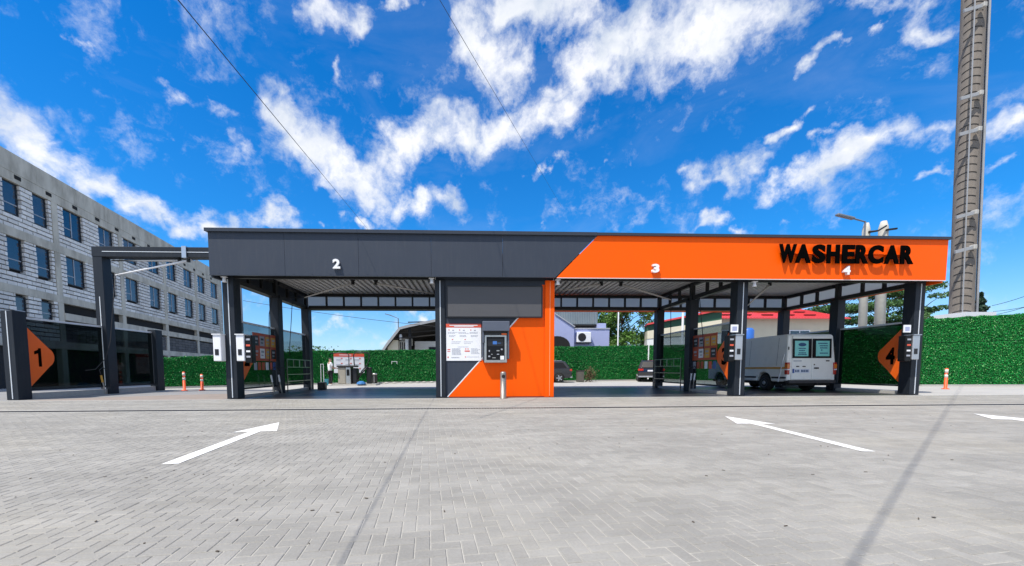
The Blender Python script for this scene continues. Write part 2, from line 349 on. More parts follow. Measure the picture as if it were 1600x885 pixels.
def npmesh(name, V, Fq, mats, mi=None):
    me = bpy.data.meshes.new(name); nv, nf = len(V), len(Fq); k = Fq.shape[1]
    me.vertices.add(nv); me.vertices.foreach_set('co', np.asarray(V, np.float32).ravel())
    me.loops.add(nf*k); me.loops.foreach_set('vertex_index', Fq.astype(np.int32).ravel())
    me.polygons.add(nf); me.polygons.foreach_set('loop_start', np.arange(0, nf*k, k, dtype=np.int32)); me.polygons.foreach_set('loop_total', np.full(nf, k, np.int32))
    for m in mats: me.materials.append(MATS[m])
    if mi is not None: me.polygons.foreach_set('material_index', np.asarray(mi, np.int32))
    me.update(calc_edges=True); me.shade_flat(); return me
def leaves(name, P, size, mats, flat=.0, aspect=1.6, mi=None, normals=None):
    n = len(P); a = rng.normal(size=(n,3)); 
    if normals is not None: a = normals+a*.75
    a /= np.linalg.norm(a, axis=1)[:,None]
    b = rng.normal(size=(n,3)); b -= (b*a).sum(1)[:,None]*a; b /= np.linalg.norm(b, axis=1)[:,None]; c = np.cross(a, b)
    s = size*rng.uniform(.6, 1.35, (n,1))
    V = np.stack([P-b*s*aspect/2, P+c*s/2+a*s*.12, P+b*s*aspect/2, P-c*s/2+a*s*.12], 1).reshape(-1,3)
    return npmesh(name, V, np.arange(4*n).reshape(-1,4), mats, mi)
def text_mesh(ch, w, h, depth, off, mats, name, shear=0):
    cu = bpy.data.curves.new(name, 'FONT'); cu.body = ch; cu.size = 1; cu.offset = off; cu.extrude = .5; cu.resolution_u = 4; cu.shear = shear
    ob = bpy.data.objects.new(name, cu); C.objects.link(ob); dg = bpy.context.evaluated_depsgraph_get(); dg.update()
    me = bpy.data.meshes.new_from_object(ob.evaluated_get(dg)); bpy.data.objects.remove(ob); bpy.data.curves.remove(cu)
    n = len(me.vertices); co = np.empty(n*3, np.float32); me.vertices.foreach_get('co', co); co = co.reshape(-1,3)
    lo, hi = co.min(0), co.max(0); q = (co-lo)/(hi-lo)
    out = np.stack([q[:,0]*w, -q[:,2]*depth, q[:,1]*h], 1); me.vertices.foreach_set('co', out.ravel()); me.materials.clear(); me.materials.append(MATS[mats]); me.update(); me.name = name
    return me

# ------------------------------------------------------------------ ground
structure(MB().box(-900, 900, -60, 2500, -1.2, -.06).build('ground', 'soil'))
yard = structure(MB().box(-60, 62, -12, 13.1, -.4, -.0045).build('yard_paving', 'joint_sand'))
structure(MB().box(-60, 62, 19.9, 48, -.4, -.004).build('rear_apron', 'rear_concrete'))
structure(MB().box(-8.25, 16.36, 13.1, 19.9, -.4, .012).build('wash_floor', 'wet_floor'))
structure(MB().box(-60, -8.25, 13.1, 19.9, -.4, .008).build('open_bay_floor', 'dry_floor'))
structure(MB().box(16.36, 62, 13.1, 19.9, -.4, .004).build('side_apron', 'rear_concrete'))

def pavers():
    L_, W_, g = .174, .087, .005; ang = R(6.5); ca, sa = math.cos(ang), math.sin(ang)
    bv = .005
    def brick(l, w):
        m = MB(); x, y = l/2-g/2, w/2-g/2; v = [(-x,-y,-.03),(x,-y,-.03),(x,y,-.03),(-x,y,-.03),(-x,-y,-.004),(x,-y,-.004),(x,y,-.004),(-x,y,-.004),
            (-x+bv,-y+bv,0),(x-bv,-y+bv,0),(x-bv,y-bv,0),(-x+bv,y-bv,0)]
        fs = [(0,1,5,4),(1,2,6,5),(2,3,7,6),(3,0,4,7),(4,5,9,8),(5,6,10,9),(6,7,11,10),(7,4,8,11),(8,9,10,11)]
        return v, fs
    bh = brick(L_, W_); bw = brick(W_, L_)
    cells = []
    N = 300
    # 90-degree herringbone: on the unit grid a horizontal brick starts where (i-j)%4==0, a vertical one where (i-j)%4==3
    for i in range(-N, N):
        for j in range(-40, 185):
            k = (i-j) % 4
            if k == 0: c = ((i+1)*W_, (j+.5)*W_, 0)
            elif k == 3: c = ((i+.5)*W_, (j+1)*W_, 1)
            else: continue
            x = c[0]*ca-c[1]*sa; y = c[0]*sa+c[1]*ca
            if y < .9 or y > 13.0 or x < -19.5 or x > 22.5: continue
            u = x/y
            if 9.58 < y < 9.92: continue
            cells.append((x, y, c[2], y*y*(1+.3*abs(u-.03))))
    cells.sort(key=lambda c: c[3])
    vis = [c for c in cells if c[1] > 2.0 and -1.24 < c[0]/c[1] < 1.40]
    near = vis[:300]; ns = set((c[0], c[1]) for c in near)
    me0 = bpy.data.meshes.new('brick'); me0.from_pydata(bh[0], [], bh[1]); me0.materials.append(MATS['paver'])
    me1 = bpy.data.meshes.new('brick'); me1.from_pydata(bw[0], [], bw[1]); me1.materials.append(MATS['paver'])
    for c in near:
        o = link(me1 if c[2] else me0, 'brick', yard, (c[0], c[1], random.uniform(-.0012, .0012)), ang)
        o.rotation_euler = (random.uniform(-.004, .004), random.uniform(-.004, .004), ang)
    rest = [c for c in cells if (c[0], c[1]) not in ns]
    n = len(rest); c = np.array([(a[0], a[1]) for a in rest]); vert = np.array([a[2] for a in rest], bool)
    A = np.where(vert[:,None,None], np.array(bw[0])[None], np.array(bh[0])[None]); 
    V = np.empty_like(A); V[...,0] = A[...,0]*ca-A[...,1]*sa; V[...,1] = A[...,0]*sa+A[...,1]*ca; V[...,2] = A[...,2]
    V[...,2] += (rng.uniform(-.0012, .0012, (n,1)) + V[...,0]*rng.normal(0, .006, (n,1)) + V[...,1]*rng.normal(0, .006, (n,1)))*(A[...,2] > -.01)
    V[...,:2] += c[:,None,:] + rng.normal(0, .0007, (n,1,2))
    Fq = (np.array(bh[1])[None] + (np.arange(n)*12)[:,None,None]).reshape(-1,4)
    link(npmesh('brick', V.reshape(-1,3), Fq, ['paver']), 'brick', yard, kind='stuff')
pavers()
# channel drain across the yard
dr = structure(MB().box(-60, 62, 9.60, 9.90, -.3, -.03).build('drain_channel', 'interior_dark'))
MB().box(-60, 62, 9.88, 9.975, -.2, .002).box(-60, 62, 9.545, 9.61, -.2, .001).build('kerb', 'kerb_concrete', dr)
gm = MB(); x = -16
while x < 20: gm.box(x, x+.045, 9.615, 9.875, -.02, .003); x += .07
gm.box(-16, 20, 9.615, 9.635, -.025, .0035).box(-16, 20, 9.855, 9.875, -.025, .0035).build('grating', 'iron_grate', dr, kind='stuff')
# edge kerb between yard and wash floor
structure(MB().box(-60, 62, 13.0, 13.1, -.3, .016).build('floor_edge_kerb', 'kerb_concrete'))
structure(MB().prism([(-20,13.12),(-14.9,13.12),(-13.6,14.4),(-12.2,15.6),(-10.4,16.3),(-8.4,16.4),(-8.4,13.12)], 'z', .009, .0125).build('wash_bay_mat', mat('mat_brown', (.27,.225,.19), .8, var=.12, vs=1.5).name))

dm = MB(); rd = random.Random(11)
for k in range(90):
    y = rd.uniform(2.1, 8.5); x = y*rd.uniform(-1.2, 1.35); a = rd.uniform(0, 3.14); l_ = rd.uniform(.008, .03); w_ = rd.uniform(.004, .01)
    dm.bar((x, y, .004), (x+l_*math.cos(a), y+l_*math.sin(a), .005), w_, .004)
o = dm.build('debris', 'bark', kind='stuff'); tag(o, 'scattered dark leaf bits and grit lying on the grey paving', 'debris')
def arrow(tip, back, hl, hr, sw, label):
    t = Vector(tip); b = Vector(back); d = (t-b).normalized(); n = Vector((d.y, -d.x))
    hb = 1.1; root = t-d*hb
    P = [b-n*sw/2, root-n*sw/2+d*.02, root-n*hl-d*.02, t, root+n*hr, root+n*sw/2+d*.02, b+n*sw/2]
    P[0] = P[0]+Vector((0,0)); P[6] = P[6]+Vector((0,0))
    o = MB().prism([(p.x, p.y) for p in P], 'z', .0035, .0062).build('painted_arrow', 'white_paint'); tag(o, label, 'arrow marking', 'white arrows painted on the paving')
arrow((-3.67,7.37), (-3.22,4.15), .32, .33, .165, 'white straight arrow painted on the grey paving at the left, below the dark canopy')
arrow((5.28,7.73), (4.74,4.33), .32, .33, .15, 'long white arrow painted on the paving in front of the lane with the van')
arrow((10.91,7.83), (9.4,4.6), .36, .36, .16, 'white arrow at the right edge of the paving, only its head in view')

# ------------------------------------------------------------------ main wash building
XL, XR, YF, Y0, YR, YB = -8.58, 16.80, 13.10, 13.45, 19.4, 20.0
wash = thing('car_wash', 'long open car wash with dark and orange fascia, three covered lanes and a machine room', 'car wash building', (4, 13.4, 0))
PT = dict(parent=wash)
# fascia: dark panels left of the slanted joint, orange right of it
edges = [XL, -6.15, -3.75, -1.35, 1.05]
for a, b in zip(edges, edges[1:]): MB().box(a+.004, b-.004, YF, YF+.07, 4.12, 5.5).build('fascia_panel', 'navy_panel', **PT)
MB().prism([(1.054,4.12),(2.86,4.12),(4.25,5.5),(1.054,5.5)], 'y', YF-.012, YF+.07).build('fascia_panel', 'navy_panel', **PT)
MB().prism([(2.885,4.10),(16.8,4.10),(16.8,5.5),(4.275,5.5)], 'y', YF-.02, YF+.07).build('orange_fascia', 'orange_panel', **PT)
MB().box(2.9, 16.8, YF-.021, YF+.05, 4.085, 4.10).build('fascia_trim', 'white_trim', **PT)
MB().box(XL, 2.85, YF-.013, YF+.05, 4.10, 4.12).build('fascia_trim', 'coping_metal', **PT)
MB().box(XL-.06, 4.25, YF-.07, YF+.35, 5.5, 5.60).box(XL-.06, 4.25, YF-.085, YF-.07, 5.49, 5.6).build('coping', 'coping_metal', **PT)
MB().box(4.255, XR+.06, YF-.09, YF+.35, 5.5, 5.59).build('coping', 'coping_metal', **PT)
MB().box(XL, XL+.07, YF+.07, YB, 4.05, 5.5).build('side_fascia', 'navy_panel', **PT)
MB().box(XR-.07, XR, YF+.07, YB, 4.72, 5.5).box(XR-.07, XR, YF+.07, YB, 4.03, 4.24).build('side_fascia', 'orange_panel', **PT)
MB().box(XL+.07, 2.9, YB-.07, YB, 4.72, 5.5).box(XL+.07, 2.9, YB-.07, YB, 4.0, 4.17).build('rear_fascia', 'navy_panel', **PT)
MB().box(2.9, XR-.07, YB-.07, YB, 4.72, 5.5).box(2.9, XR-.07, YB-.07, YB, 3.98, 4.17).build('rear_fascia', 'orange_panel', **PT)
MB().box(XL+.08, XR-.08, YB-.05, YB-.046, 4.171, 4.719).build('translucent_sheet', 'milky_sheet', **PT)
MB().box(XR-.05, XR-.046, YF+.1, YB-.1, 4.241, 4.719).build('translucent_sheet', 'milky_sheet', **PT)
fm = MB()
x = XL+.3
while x < 2.8: fm.box(x, x+.022, YF-.006, YF, 4.16, 4.182).box(x, x+.022, YF-.006, YF, 5.42, 5.442); x += .6
fm.build('fixing', 'coping_metal', wash, kind='stuff')
# corrugated deck, ribs running front to back
def deck(x0, x1, z0=4.76):
    m = MB(); x = x0; p = .25; pts = []
    while x < x1-.01:
        for dx, dz in ((0,0),(.13,0),(.14,.13),(.24,.13)): 
            if x+dx < x1: pts.append((x+dx, z0+dz))
        x += p
    pts.append((x1, z0)); n = len(pts)
    v = [(a, YF+.08, b) for a, b in pts]+[(a, YB-.11, b) for a, b in pts]+[(a, YF+.08, z0+.16) for a, b in pts]+[(a, YB-.11, z0+.16) for a, b in pts]
    m.add(v, [(i, i+1, n+i+1, n+i) for i in range(n-1)]+[(2*n+i, 3*n+i, 3*n+i+1, 2*n+i+1) for i in range(n-1)]); m.build('roof_sheet', 'galvanised_sheet', **PT)
deck(XL+.08, -1.28); deck(-1.27, 2.9); deck(2.91, 9.68); deck(9.70, XR-.08)
# front, middle and rear beams, cross beams and the short uprights between chord and purlin
MB().box(-8.05, -1.27, 13.47, 13.60, 4.10, 4.74).build('front_beam', 'black_steel', **PT)
MB().box(2.9, 9.5, 13.47, 13.60, 4.10, 4.74).build('front_beam', 'black_steel', **PT)
MB().box(9.88, 16.17, 13.47, 13.60, 4.10, 4.74).build('front_beam', 'black_steel', **PT)
for x0, x1 in ((-8.05,-1.27),(2.9,9.5),(9.88,16.17)):
    MB().box(x0, x1, YR+.05, YR+.25, 4.0, 4.16).build('rear_beam', 'black_steel', **PT)
    MB().box(x0, x1, YR+.05, YR+.25, 4.62, 4.745).build('rear_purlin', 'black_steel', **PT)
    n = max(4, int((x1-x0)/.82))
    for k in range(1, n): x = x0+(x1-x0)*k/n; MB().box(x-.035, x+.035, YR+.07, YR+.19, 4.161, 4.619).build('upright', 'black_steel', **PT)
MB().box(2.9, XR-.08, YR+.26, YB-.11, 3.985, 4.02).build('rear_trim', 'orange_panel', **PT)
for xc, front in ((-8.235,1),(9.69,1),(16.355,1)):
    for y0, y1 in ((13.86,16.42),(16.83,19.38)):
        MB().box(xc-.09, xc+.09, y0, y1, 4.0, 4.16).build('side_beam', 'black_steel', **PT)
        MB().box(xc-.07, xc+.07, y0, y1, 4.60, 4.745).build('side_purlin', 'black_steel', **PT)
        for k in (1, 2): y = y0+(y1-y0)*k/3; MB().box(xc-.05, xc+.05, y-.05, y+.05, 4.161, 4.599).build('upright', 'black_steel', **PT)
MB().box(XL+.075, XL+.1, YF+.3, YB-.1, 4.06, 4.74).build('inner_lining', 'navy_panel', **PT)
# pillars
def pillar(x0, x1, y0, y1, z1, m='navy_steel', stripe=True, parent=wash):
    p = MB().box(x0, x1, y0, y1, .013, z1).build('pillar', m, parent, bevel=.008)
    if stripe: xc = x0+(x1-x0)*.52; MB().box(xc-.014, xc+.014, y0-.012, y0-.0005, .05, min(z1, 4.08)-.02).build('light_strip', 'led_strip', p)
    # base plate
    return p
for x0, x1 in ((-8.42,-8.05),(9.50,9.88),(16.17,16.54)):
    pillar(x0, x1, 13.45, 13.85, 4.75)
    for y0 in (16.43, 19.39):
        pillar(x0+.01, x1-.01, y0, y0+.39, 4.0 if y0 > 19 else 4.0, stripe=False)
        MB().box(x0+.12, x1-.12, y0+.1, y0+.3, 4.005, 4.75).build('upright', 'black_steel', **PT)
# glass screens between the pillars
def screen(xc, spans, parent, gm='tinted_glass', zt=2.68, z0=.36):
    for y0, y1 in spans:
        g = MB().box(xc-.006, xc+.006, y0+.01, y1-.01, z0, zt).build('glass_panel', gm, parent)
        MB().box(xc-.03, xc+.03, y0, y1, zt, zt+.07).build('rail', 'pale_metal', parent, bevel=.006)
        MB().box(xc-.025, xc+.025, y0, y1, z0-.06, z0).build('rail', 'navy_steel', parent)
screen(-8.235, ((13.86,16.42),(16.83,19.38)), wash)
screen(9.69, ((13.86,16.42),(16.83,19.38)), wash)
screen(16.355, ((13.86,16.42),(16.83,19.38)), wash, 'green_tinted_glass')
for xc in (-8.235, 9.69, 16.355): MB().box(xc-.1, xc+.1, 13.86, 16.42, .013, .12).box(xc-.1, xc+.1, 16.83, 19.38, .013, .12).build('screen_kerb', 'kerb_concrete', **PT)
# chevrons on the screens
def chevron(xc, side, parent, zs=1.0, mirror=False, y_off=13.9, num=None):
    P = [(0,2.58)]
    for k in range(9):   # rounded tip
        a = R(62-15.5*k); P.append((.62+.36*math.cos(a)*.9, 1.48+.36*math.sin(a)))
    P.append((0,.36))
    P = [(y_off+p[0]*.94, p[1]) for p in P]
    c = MB().prism(P, 'x', xc+side*.008, xc+side*.013).build('chevron_sticker', 'orange_film', parent)
    if num == '1':
        o = ORG[c.name]; Q = [(.40,1.14),(.50,1.14),(.50,1.80),(.42,1.80),(.40,1.74),(.28,1.68),(.28,1.57),(.40,1.61)]
        MB().prism([(y_off+a-.04, b) for a, b in Q], 'x', xc+side*.0135, xc+side*.017).build('digit', 'letter_black', c)
    elif num:
        nw = .32
        me = text_mesh(num, nw, .66, .004, .02 if num == '1' else .04, 'letter_black', 'digit')
        d = bpy.data.objects.new('digit', me); C.objects.link(d); d.parent = c; o = ORG[c.name]
        # numeral reads along the screen, seen from the lane
        if side > 0: d.rotation_euler = (0,0,R(90)); d.location = (xc+side*.017-o[0], y_off+.30-o[1], 1.14-o[2])
        else: d.rotation_euler = (0,0,R(-90)); d.location = (xc+side*.017-o[0], y_off+.22+.36-o[1], 1.14-o[2])
    return c
chevron(-8.235, 1, wash, num='2'); chevron(9.69, -1, wash, num='3'); chevron(16.355, -1, wash, num='4')
# machine room between lanes 2 and 3
MB().box(-1.24, 2.87, 13.56, 13.6, .013, 4.74).box(-1.24, -1.2, 13.6, 19.7, .013, 4.74).box(2.83, 2.87, 13.6, 19.7, .013, 4.74).box(-1.2, 2.83, 19.66, 19.7, .013, 4.74).build('room_wall', 'navy_panel', **PT)
pillar(-1.27, -.93, 13.45, 13.559, 4.09)
MB().box(2.57, 2.90, 13.45, 13.559, .013, 4.09).build('orange_pillar', 'orange_panel', wash, bevel=.006)
MB().box(2.735, 2.75, 13.44, 13.449, .05, 4.06).build('light_strip', mat('pale_orange', (.95,.42,.2), .4).name, wash)
MB().box(-.93, 2.57, 13.515, 13.559, .013, 4.09).build('room_front', 'navy_panel', **PT)
MB().prism([(-.86,.03),(2.565,.03),(2.565,3.95),(2.47,3.95),(2.47,2.82),(1.66,2.82)], 'y', 13.509, 13.5145).build('orange_panel', 'orange_panel', **PT)
MB().prism([(-.90,.03),(-.85,.03),(1.67,2.82),(1.61,2.82)], 'y', 13.505, 13.5085).build('trim_line', 'white_trim', **PT)
sh = MB().box(-.84, 2.44, 13.40, 13.514, 2.82, 3.86).build('grey_signboard', 'shutter_grey', wash, bevel=.012)
MB().box(-.87, -.84, 13.39, 13.514, 2.80, 3.88).box(2.44, 2.47, 13.39, 13.514, 2.80, 3.88).box(-.84, 2.44, 13.39, 13.514, 3.86, 3.885).box(-.84, 2.44, 13.39, 13.514, 2.795, 2.82).build('board_frame', 'black_plastic', sh)
# lane numbers and the lettering on the fascia
def placetext(ch, name, x0, x1, z0, z1, y0, dep, off, m):
    me = text_mesh(ch, x1-x0, z1-z0, dep, off, m, name); o = bpy.data.objects.new(name, me); C.objects.link(o); o.parent = wash
    g = ORG[wash.name]; o.location = (x0-g[0], y0-g[1], z0-g[2]); return o
placetext('2', 'lane_number', -4.57, -4.33, 4.33, 4.64, 13.08, .07, .035, 'number_white')
placetext('3', 'lane_number', 6.15, 6.39, 4.27, 4.56, 13.07, .09, .045, 'number_white')
placetext('4', 'lane_number', 12.93, 13.17, 4.25, 4.55, 13.07, .09, .045, 'number_white')
for ch, a, b in (('W',1214.5,1245),('A',1240,1267.5),('S',1266.5,1290),('H',1289,1312),('E',1313,1335.5),('R',1334,1357),('C',1354,1380),('A',1379,1405),('R',1404,1427)):
    p0 = at(a, 382+(a-1214)*.012, 13.0); p1 = at(b, 411.5+(a-1214)*.011, 13.0)
    placetext(ch, 'letter', p0.x+.05, p1.x-.06, p1.z, p0.z, 12.985, .04, .052, 'letter_black')
    for fx in (.3, .7): x = p0.x+(p1.x-p0.x)*fx; 
MB().box(10.9, 15.3, 13.0, 13.08, 4.95, 4.975).build('letter_rail', 'orange_panel', **PT)
# spotlights under the fascia ends
for i, (x, z, lb) in enumerate(((-8.24,4.0,'white spotlight under the far left end of the dark fascia'),(-1.36,4.0,'white spotlight under the dark fascia beside the machine room'),(2.98,3.98,'white spotlight under the orange fascia beside the orange pillar'),(9.98,3.96,'white spotlight under the orange fascia beside the pillar left of the van'))):
    t = thing('spotlight', lb, 'spotlight', (x, 13.3, z), 0, 'small white spotlights under the fascia')
    MB().lathe([(.03,.09),(.05,.07),(.055,-.02),(.075,-.06),(.07,-.075)], seg=12).build('lamp_head', 'sign_white', t, local=True, smooth=True)
    MB().box(-.09,.09,-.05,.06,.085,.105).build('mounting_plate', 'sign_white', t, local=True)

# ------------------------------------------------------------------ open lane 1 at the left
op = thing('open_wash_lane', 'roofless wash lane of dark steel posts, tinted screens and an orange chevron numbered 1', 'wash lane frame', (-15.4, 16, 0))
pillar(-15.62, -15.24, 13.45, 13.86, 3.0, parent=op)
pillar(-15.62, -15.24, 16.72, 17.12, 5.685, parent=op)
pillar(-15.62, -15.24, 19.2, 19.6, 2.95, parent=op, stripe=False)
MB().box(-15.63, -8.3, 16.71, 17.13, 5.69, 6.10).build('beam', 'navy_steel', op, bevel=.008)
MB().box(-15.2, -8.3, 16.697, 16.709, 5.88, 5.905).build('light_strip', 'led_strip', op)
MB().box(-12.0, -11.82, 16.66, 17.18, 5.66, 6.13).build('clamp', 'aluminium', op)
screen(-15.43, ((13.87,16.71),(17.13,19.19)), op, 'dark_tinted_glass', 2.78, .36)
MB().box(-15.5, -15.36, 13.87, 19.19, .009, .22).build('screen_kerb', 'kerb_concrete', op)
c = chevron(-15.43, 1, op, y_off=13.93, num='1')
boomg = 'swivel booms above the wash lanes'
def boom(p0, p1, label, m, hose=None, r=.04):
    t = thing('swivel_boom', label, 'swivel boom', p0, 0, boomg); p0 = Vector(p0); p1 = Vector(p1)
    MB().tube([p0, p0.lerp(p1,.5), p1], [r*1.3, r, r*.6], 8).build('boom_tube', m, t, smooth=True)
    MB().lathe([(.07,-.06),(.07,.1),(.1,.1),(.1,.13)], tuple(p0), seg=12).build('pivot', 'black_steel', t)
    if hose: MB().tube(hose, .014, 6).build('hose', 'cable_black', t, smooth=True)
boom((-11.9,16.9,5.6), (-14.9,16.9,4.98), 'white slanting boom with a hose hanging from the beam of the roofless lane', 'sign_white',
     [(-14.9,16.9,4.98),(-15.0,16.8,3.6),(-15.0,16.6,2.2),(-15.05,16.4,1.5),(-15.1,16.0,1.05),(-15.1,15.6,1.0)])
boom((-12.3,16.95,5.62), (-15.1,17.0,5.60), 'pale level boom tube tucked under the beam of the roofless lane', 'aluminium', None, .045)
boom((-4.95,16.4,4.60), (-6.95,16.4,4.0), 'grey boom under the roof of the lane numbered 2, swung to the left screen', 'galvanised_sheet', [(-6.95,16.4,4.0),(-7.5,16.2,3.95),(-7.85,15.6,3.9),(-7.95,15.5,3.2),(-8.05,15.6,1.9),(-8.05,15.6,.8)])
boom((-4.0,16.4,4.60), (-1.6,16.4,4.18), 'grey boom under the roof of the lane numbered 2, swung towards the machine room', 'galvanised_sheet')
boom((5.55,16.4,4.62), (3.6,16.4,4.3), 'grey boom under the roof of the lane numbered 3, swung to the orange pillar', 'galvanised_sheet')
boom((6.4,16.4,4.6), (8.6,16.4,3.98), 'grey boom under the lane 3 roof with a hose looping at the right screen', 'galvanised_sheet', [(8.6,16.4,3.98),(8.63,16.4,3.2),(8.65,16.4,2.0),(8.85,16.4,1.75),(9.2,16.4,1.8),(9.45,16.4,2.1)])
boom((13.0,16.4,4.66), (12.05,16.4,3.75), 'grey boom under the roof above the white van', 'galvanised_sheet')
MB  # hoses dropping along the screens
for x, y, lb in ((-8.0,17.6,'thin black hose hanging beside the steel shelf rack in the left covered lane'),(9.45,15.7,'thin black hose hanging in front of the red programme board at the right screen')):
    o = MB().tube([(x*1.0,y,4.0),(x,y-.15,3.2),(x,y-.35,2.2),(x,y-.45,1.6)], .014, 6).build('hanging_hose', 'cable_black', smooth=True); tag(o, lb, 'hose', 'hoses hanging in the lanes')

# lances standing in holders
def lance(x, y, label, s=1):
    t = thing('spray_lance', label, 'pressure washer lance', (x, y, .02), 0, 'spray lances at the screens')
    MB().tube([(0,0,0),(.02*s,-.12,.5)], .02, 6).build('lance_tube', 'stainless', t, local=True)
    MB().tube([(.02*s,-.12,.5),(.03*s,-.18,.78)], .032, 8).build('grip', 'sign_yellow' if s > 0 else 'sign_white', t, local=True)
    MB().tube([(.03*s,-.18,.78),(0,-.2,1.0),(-.05*s,0,1.1),(-.12*s,.25,1.0)], .015, 6).build('hose', 'cable_black', t, local=True, smooth=True)
lance(-15.05, 16.3, 'lance with yellow and white grip leaning at the tall post of the roofless lane')
lance(-7.95, 15.7, 'left lance of the pair below the red board in the lane numbered 2', -1)
lance(-7.9, 16.2, 'right lance of the pair below the red board in the lane numbered 2', -1)
lance(9.4, 16.15, 'left lance of the pair below the red programme board of the lane numbered 3', -1)
lance(9.4, 15.9, 'right lance of the pair below the red programme board of the lane numbered 3', -1)

# ------------------------------------------------------------------ racks, coin boxes, programme boards
def rack(xc, side, y0, y1, label):
    t = thing('shelf_rack', label, 'rack', (xc, y0, 0), 0, 'steel racks beside the lanes'); x0 = xc; x1 = xc+side*.35
    for x in (x0, x1):
        for y in (y0, y1): MB().bar((x,y,.02),(x,y,1.46), .03).build('leg', 'stainless', t)
    for z in (1.46, 1.12, .8, .5):
        m = MB()
        for x in (x0, x1): m.bar((x,y0,z),(x,y1,z), .028)
        for y in (y0, y1): m.bar((x0,y,z),(x1,y,z), .028)
        m.build('shelf_frame', 'stainless', t)
    m = MB()
    for k in range(1, 4): y = y0+(y1-y0)*k/4; m.bar((x1,y,1.12),(x1,y,1.46), .022)
    m.build('divider', 'stainless', t)
rack(-8.0, .02, 16.9, 19.3, 'open stainless steel rack beside the left screen, behind the red board')
rack(9.42, -.02, 16.9, 19.4, 'open stainless steel rack between the two rear pillars of the lane numbered 3')
def programme_board(xc, side, y0, y1, label):
    t = thing('programme_board', label, 'programme board', (xc, (y0+y1)/2, 1.0), 0, 'red boards with coloured programme buttons')
    sx = lambda a, b: (min(xc+side*a, xc+side*b), max(xc+side*a, xc+side*b))
    MB().box(*sx(0,.012), y0, y1, 1.35, 2.42).build('board', 'sign_rust', t)
    cols = [['black_plastic','sign_grey','sign_yellow','sign_yellow'],['sign_rust','sign_white','sign_yellow','black_plastic']]
    n = 4; w = (y1-y0)/n
    for r_ in range(2):
        for k in range(n):
            kk = k if side > 0 else n-1-k
            ya = y0+kk*w+.05; z0 = 1.93-r_*.48
            q = MB().box(*sx(.0125,.02), ya, ya+w-.09, z0, z0+.38).build('button_field', cols[r_][k], t)
            MB().box(*sx(.0205,.024), ya+.06, ya+w-.15, z0+.22, z0+.3).box(*sx(.0205,.024), ya+.06, ya+w-.2, z0+.1, z0+.14).build('print', 'sign_grey' if cols[r_][k] != 'sign_grey' else 'black_plastic', q)
    cs = ['sign_grey','sign_rust','sign_rust','sign_white','sign_red','sign_blue']
    for k in range(6):
        w = (y1-y0)/6; kk = k if side > 0 else 5-k; MB().box(*sx(.0,.01), y0+kk*w+.04, y0+(kk+1)*w-.05, 1.0, 1.3).build('button_field', cs[k], t)
programme_board(-8.21, 1, 14.75, 16.4, 'red board with yellow, white and grey programme fields on the left covered screen')
programme_board(9.66, -1, 14.75, 16.4, 'red board with programme fields on the screen left of the van')
def coin_box(x, y, face, label, m='stainless', dark=True):
    t = thing('coin_box', label, 'control box', (x, y, 1.3), 0, 'control boxes on the pillars')
    MB().box(-.13,.13,-.14,.14,0,.88).build('box_body', m, t, local=True, bevel=.02, segs=2)
    MB().box(-.07,.05,-.15,-.139,.2,.4).build('slot_cover', 'black_plastic', t, local=True)
    MB().box(-.15,.15,-.17,.15,.88,.91).build('box_lid', m, t, local=True)
    if dark:
        s = face
        x0, x1 = (.13,.36) if s > 0 else (-.36,-.13)
        b = MB().box(x0, x1, -.10, .16, -.06, .88).build('button_panel', 'black_gloss', t, local=True, bevel=.03, segs=2)
        for k, z in enumerate((.7,.5,.3,.12)): MB().box(x0+.05, x1-.05, -.112, -.101, z, z+.06).build('button', ('sign_grey','sign_red','sign_white','sign_grey')[k], b, local=True)
coin_box(-8.53, 13.36, -1, 'white metal box on the outer side of the leftmost tall pillar', 'sign_white', False)
coin_box(-7.80, 13.40, 1, 'white box with black button panel on the lane side of the leftmost tall pillar', 'sign_white')
coin_box(9.44, 13.34, -1, 'grey metal box with black button panel on the pillar left of the van', 'aluminium')
coin_box(16.02, 13.34, -1, 'grey metal box with black button panel on the far right pillar', 'aluminium')
for x, lb in ((9.27,'small white plate on the pillar left of the van, above its control box'),(15.76,'small white plate on the far right pillar, above its control box')):
    o = thing('pillar_plate', lb, 'sign', (x, 13.43, 2.3), 0, 'white plates on pillars')
    MB().box(0,.27,-.012,.012,0,.27).build('plate', 'sign_white', o, local=True); MB().box(.05,.22,-.016,-.0125,.05,.2).build('print', mat('plate_print'+str(int(x)), (.35,.38,.55), .5).name, o, local=True)
    MB().box(.1,.35,.012,.03,.1,.16).build('bracket', 'navy_steel', o, local=True)

# ------------------------------------------------------------------ payment kiosk, info board, ash post
k = thing('payment_kiosk', 'grey payment terminal with hood and blue screen on the orange wall', 'payment terminal', (.8, 13.5, 1.2))
MB().box(.42, 1.22, 13.28, 13.508, 1.22, 2.2).build('housing', 'stainless', k, bevel=.03, segs=2)
MB().box(.36, 1.29, 13.12, 13.24, 2.30, 2.64).box(.36, 1.29, 13.24, 13.508, 2.58, 2.64).box(.36, .42, 13.24, 13.508, 1.9, 2.58).box(1.23, 1.29, 13.24, 13.508, 1.35, 2.58).box(.36,.405,13.3,13.508,1.3,1.9).build('hood', 'hood_grey', k, bevel=.02, segs=2)
MB().box(.43, 1.22, 13.30, 13.5, 2.2, 2.57).build('hood_recess', 'black_plastic', k)
fp = MB().box(.50, 1.13, 13.265, 13.279, 1.32, 2.12).build('front_panel', 'black_gloss', k, bevel=.01)
MB().box(.55, 1.08, 13.258, 13.264, 1.80, 2.05).build('screen_bezel', 'black_plastic', fp)
MB().box(.72, .86, 13.252, 13.257, 1.86, 1.97).build('screen', 'screen_blue', fp)
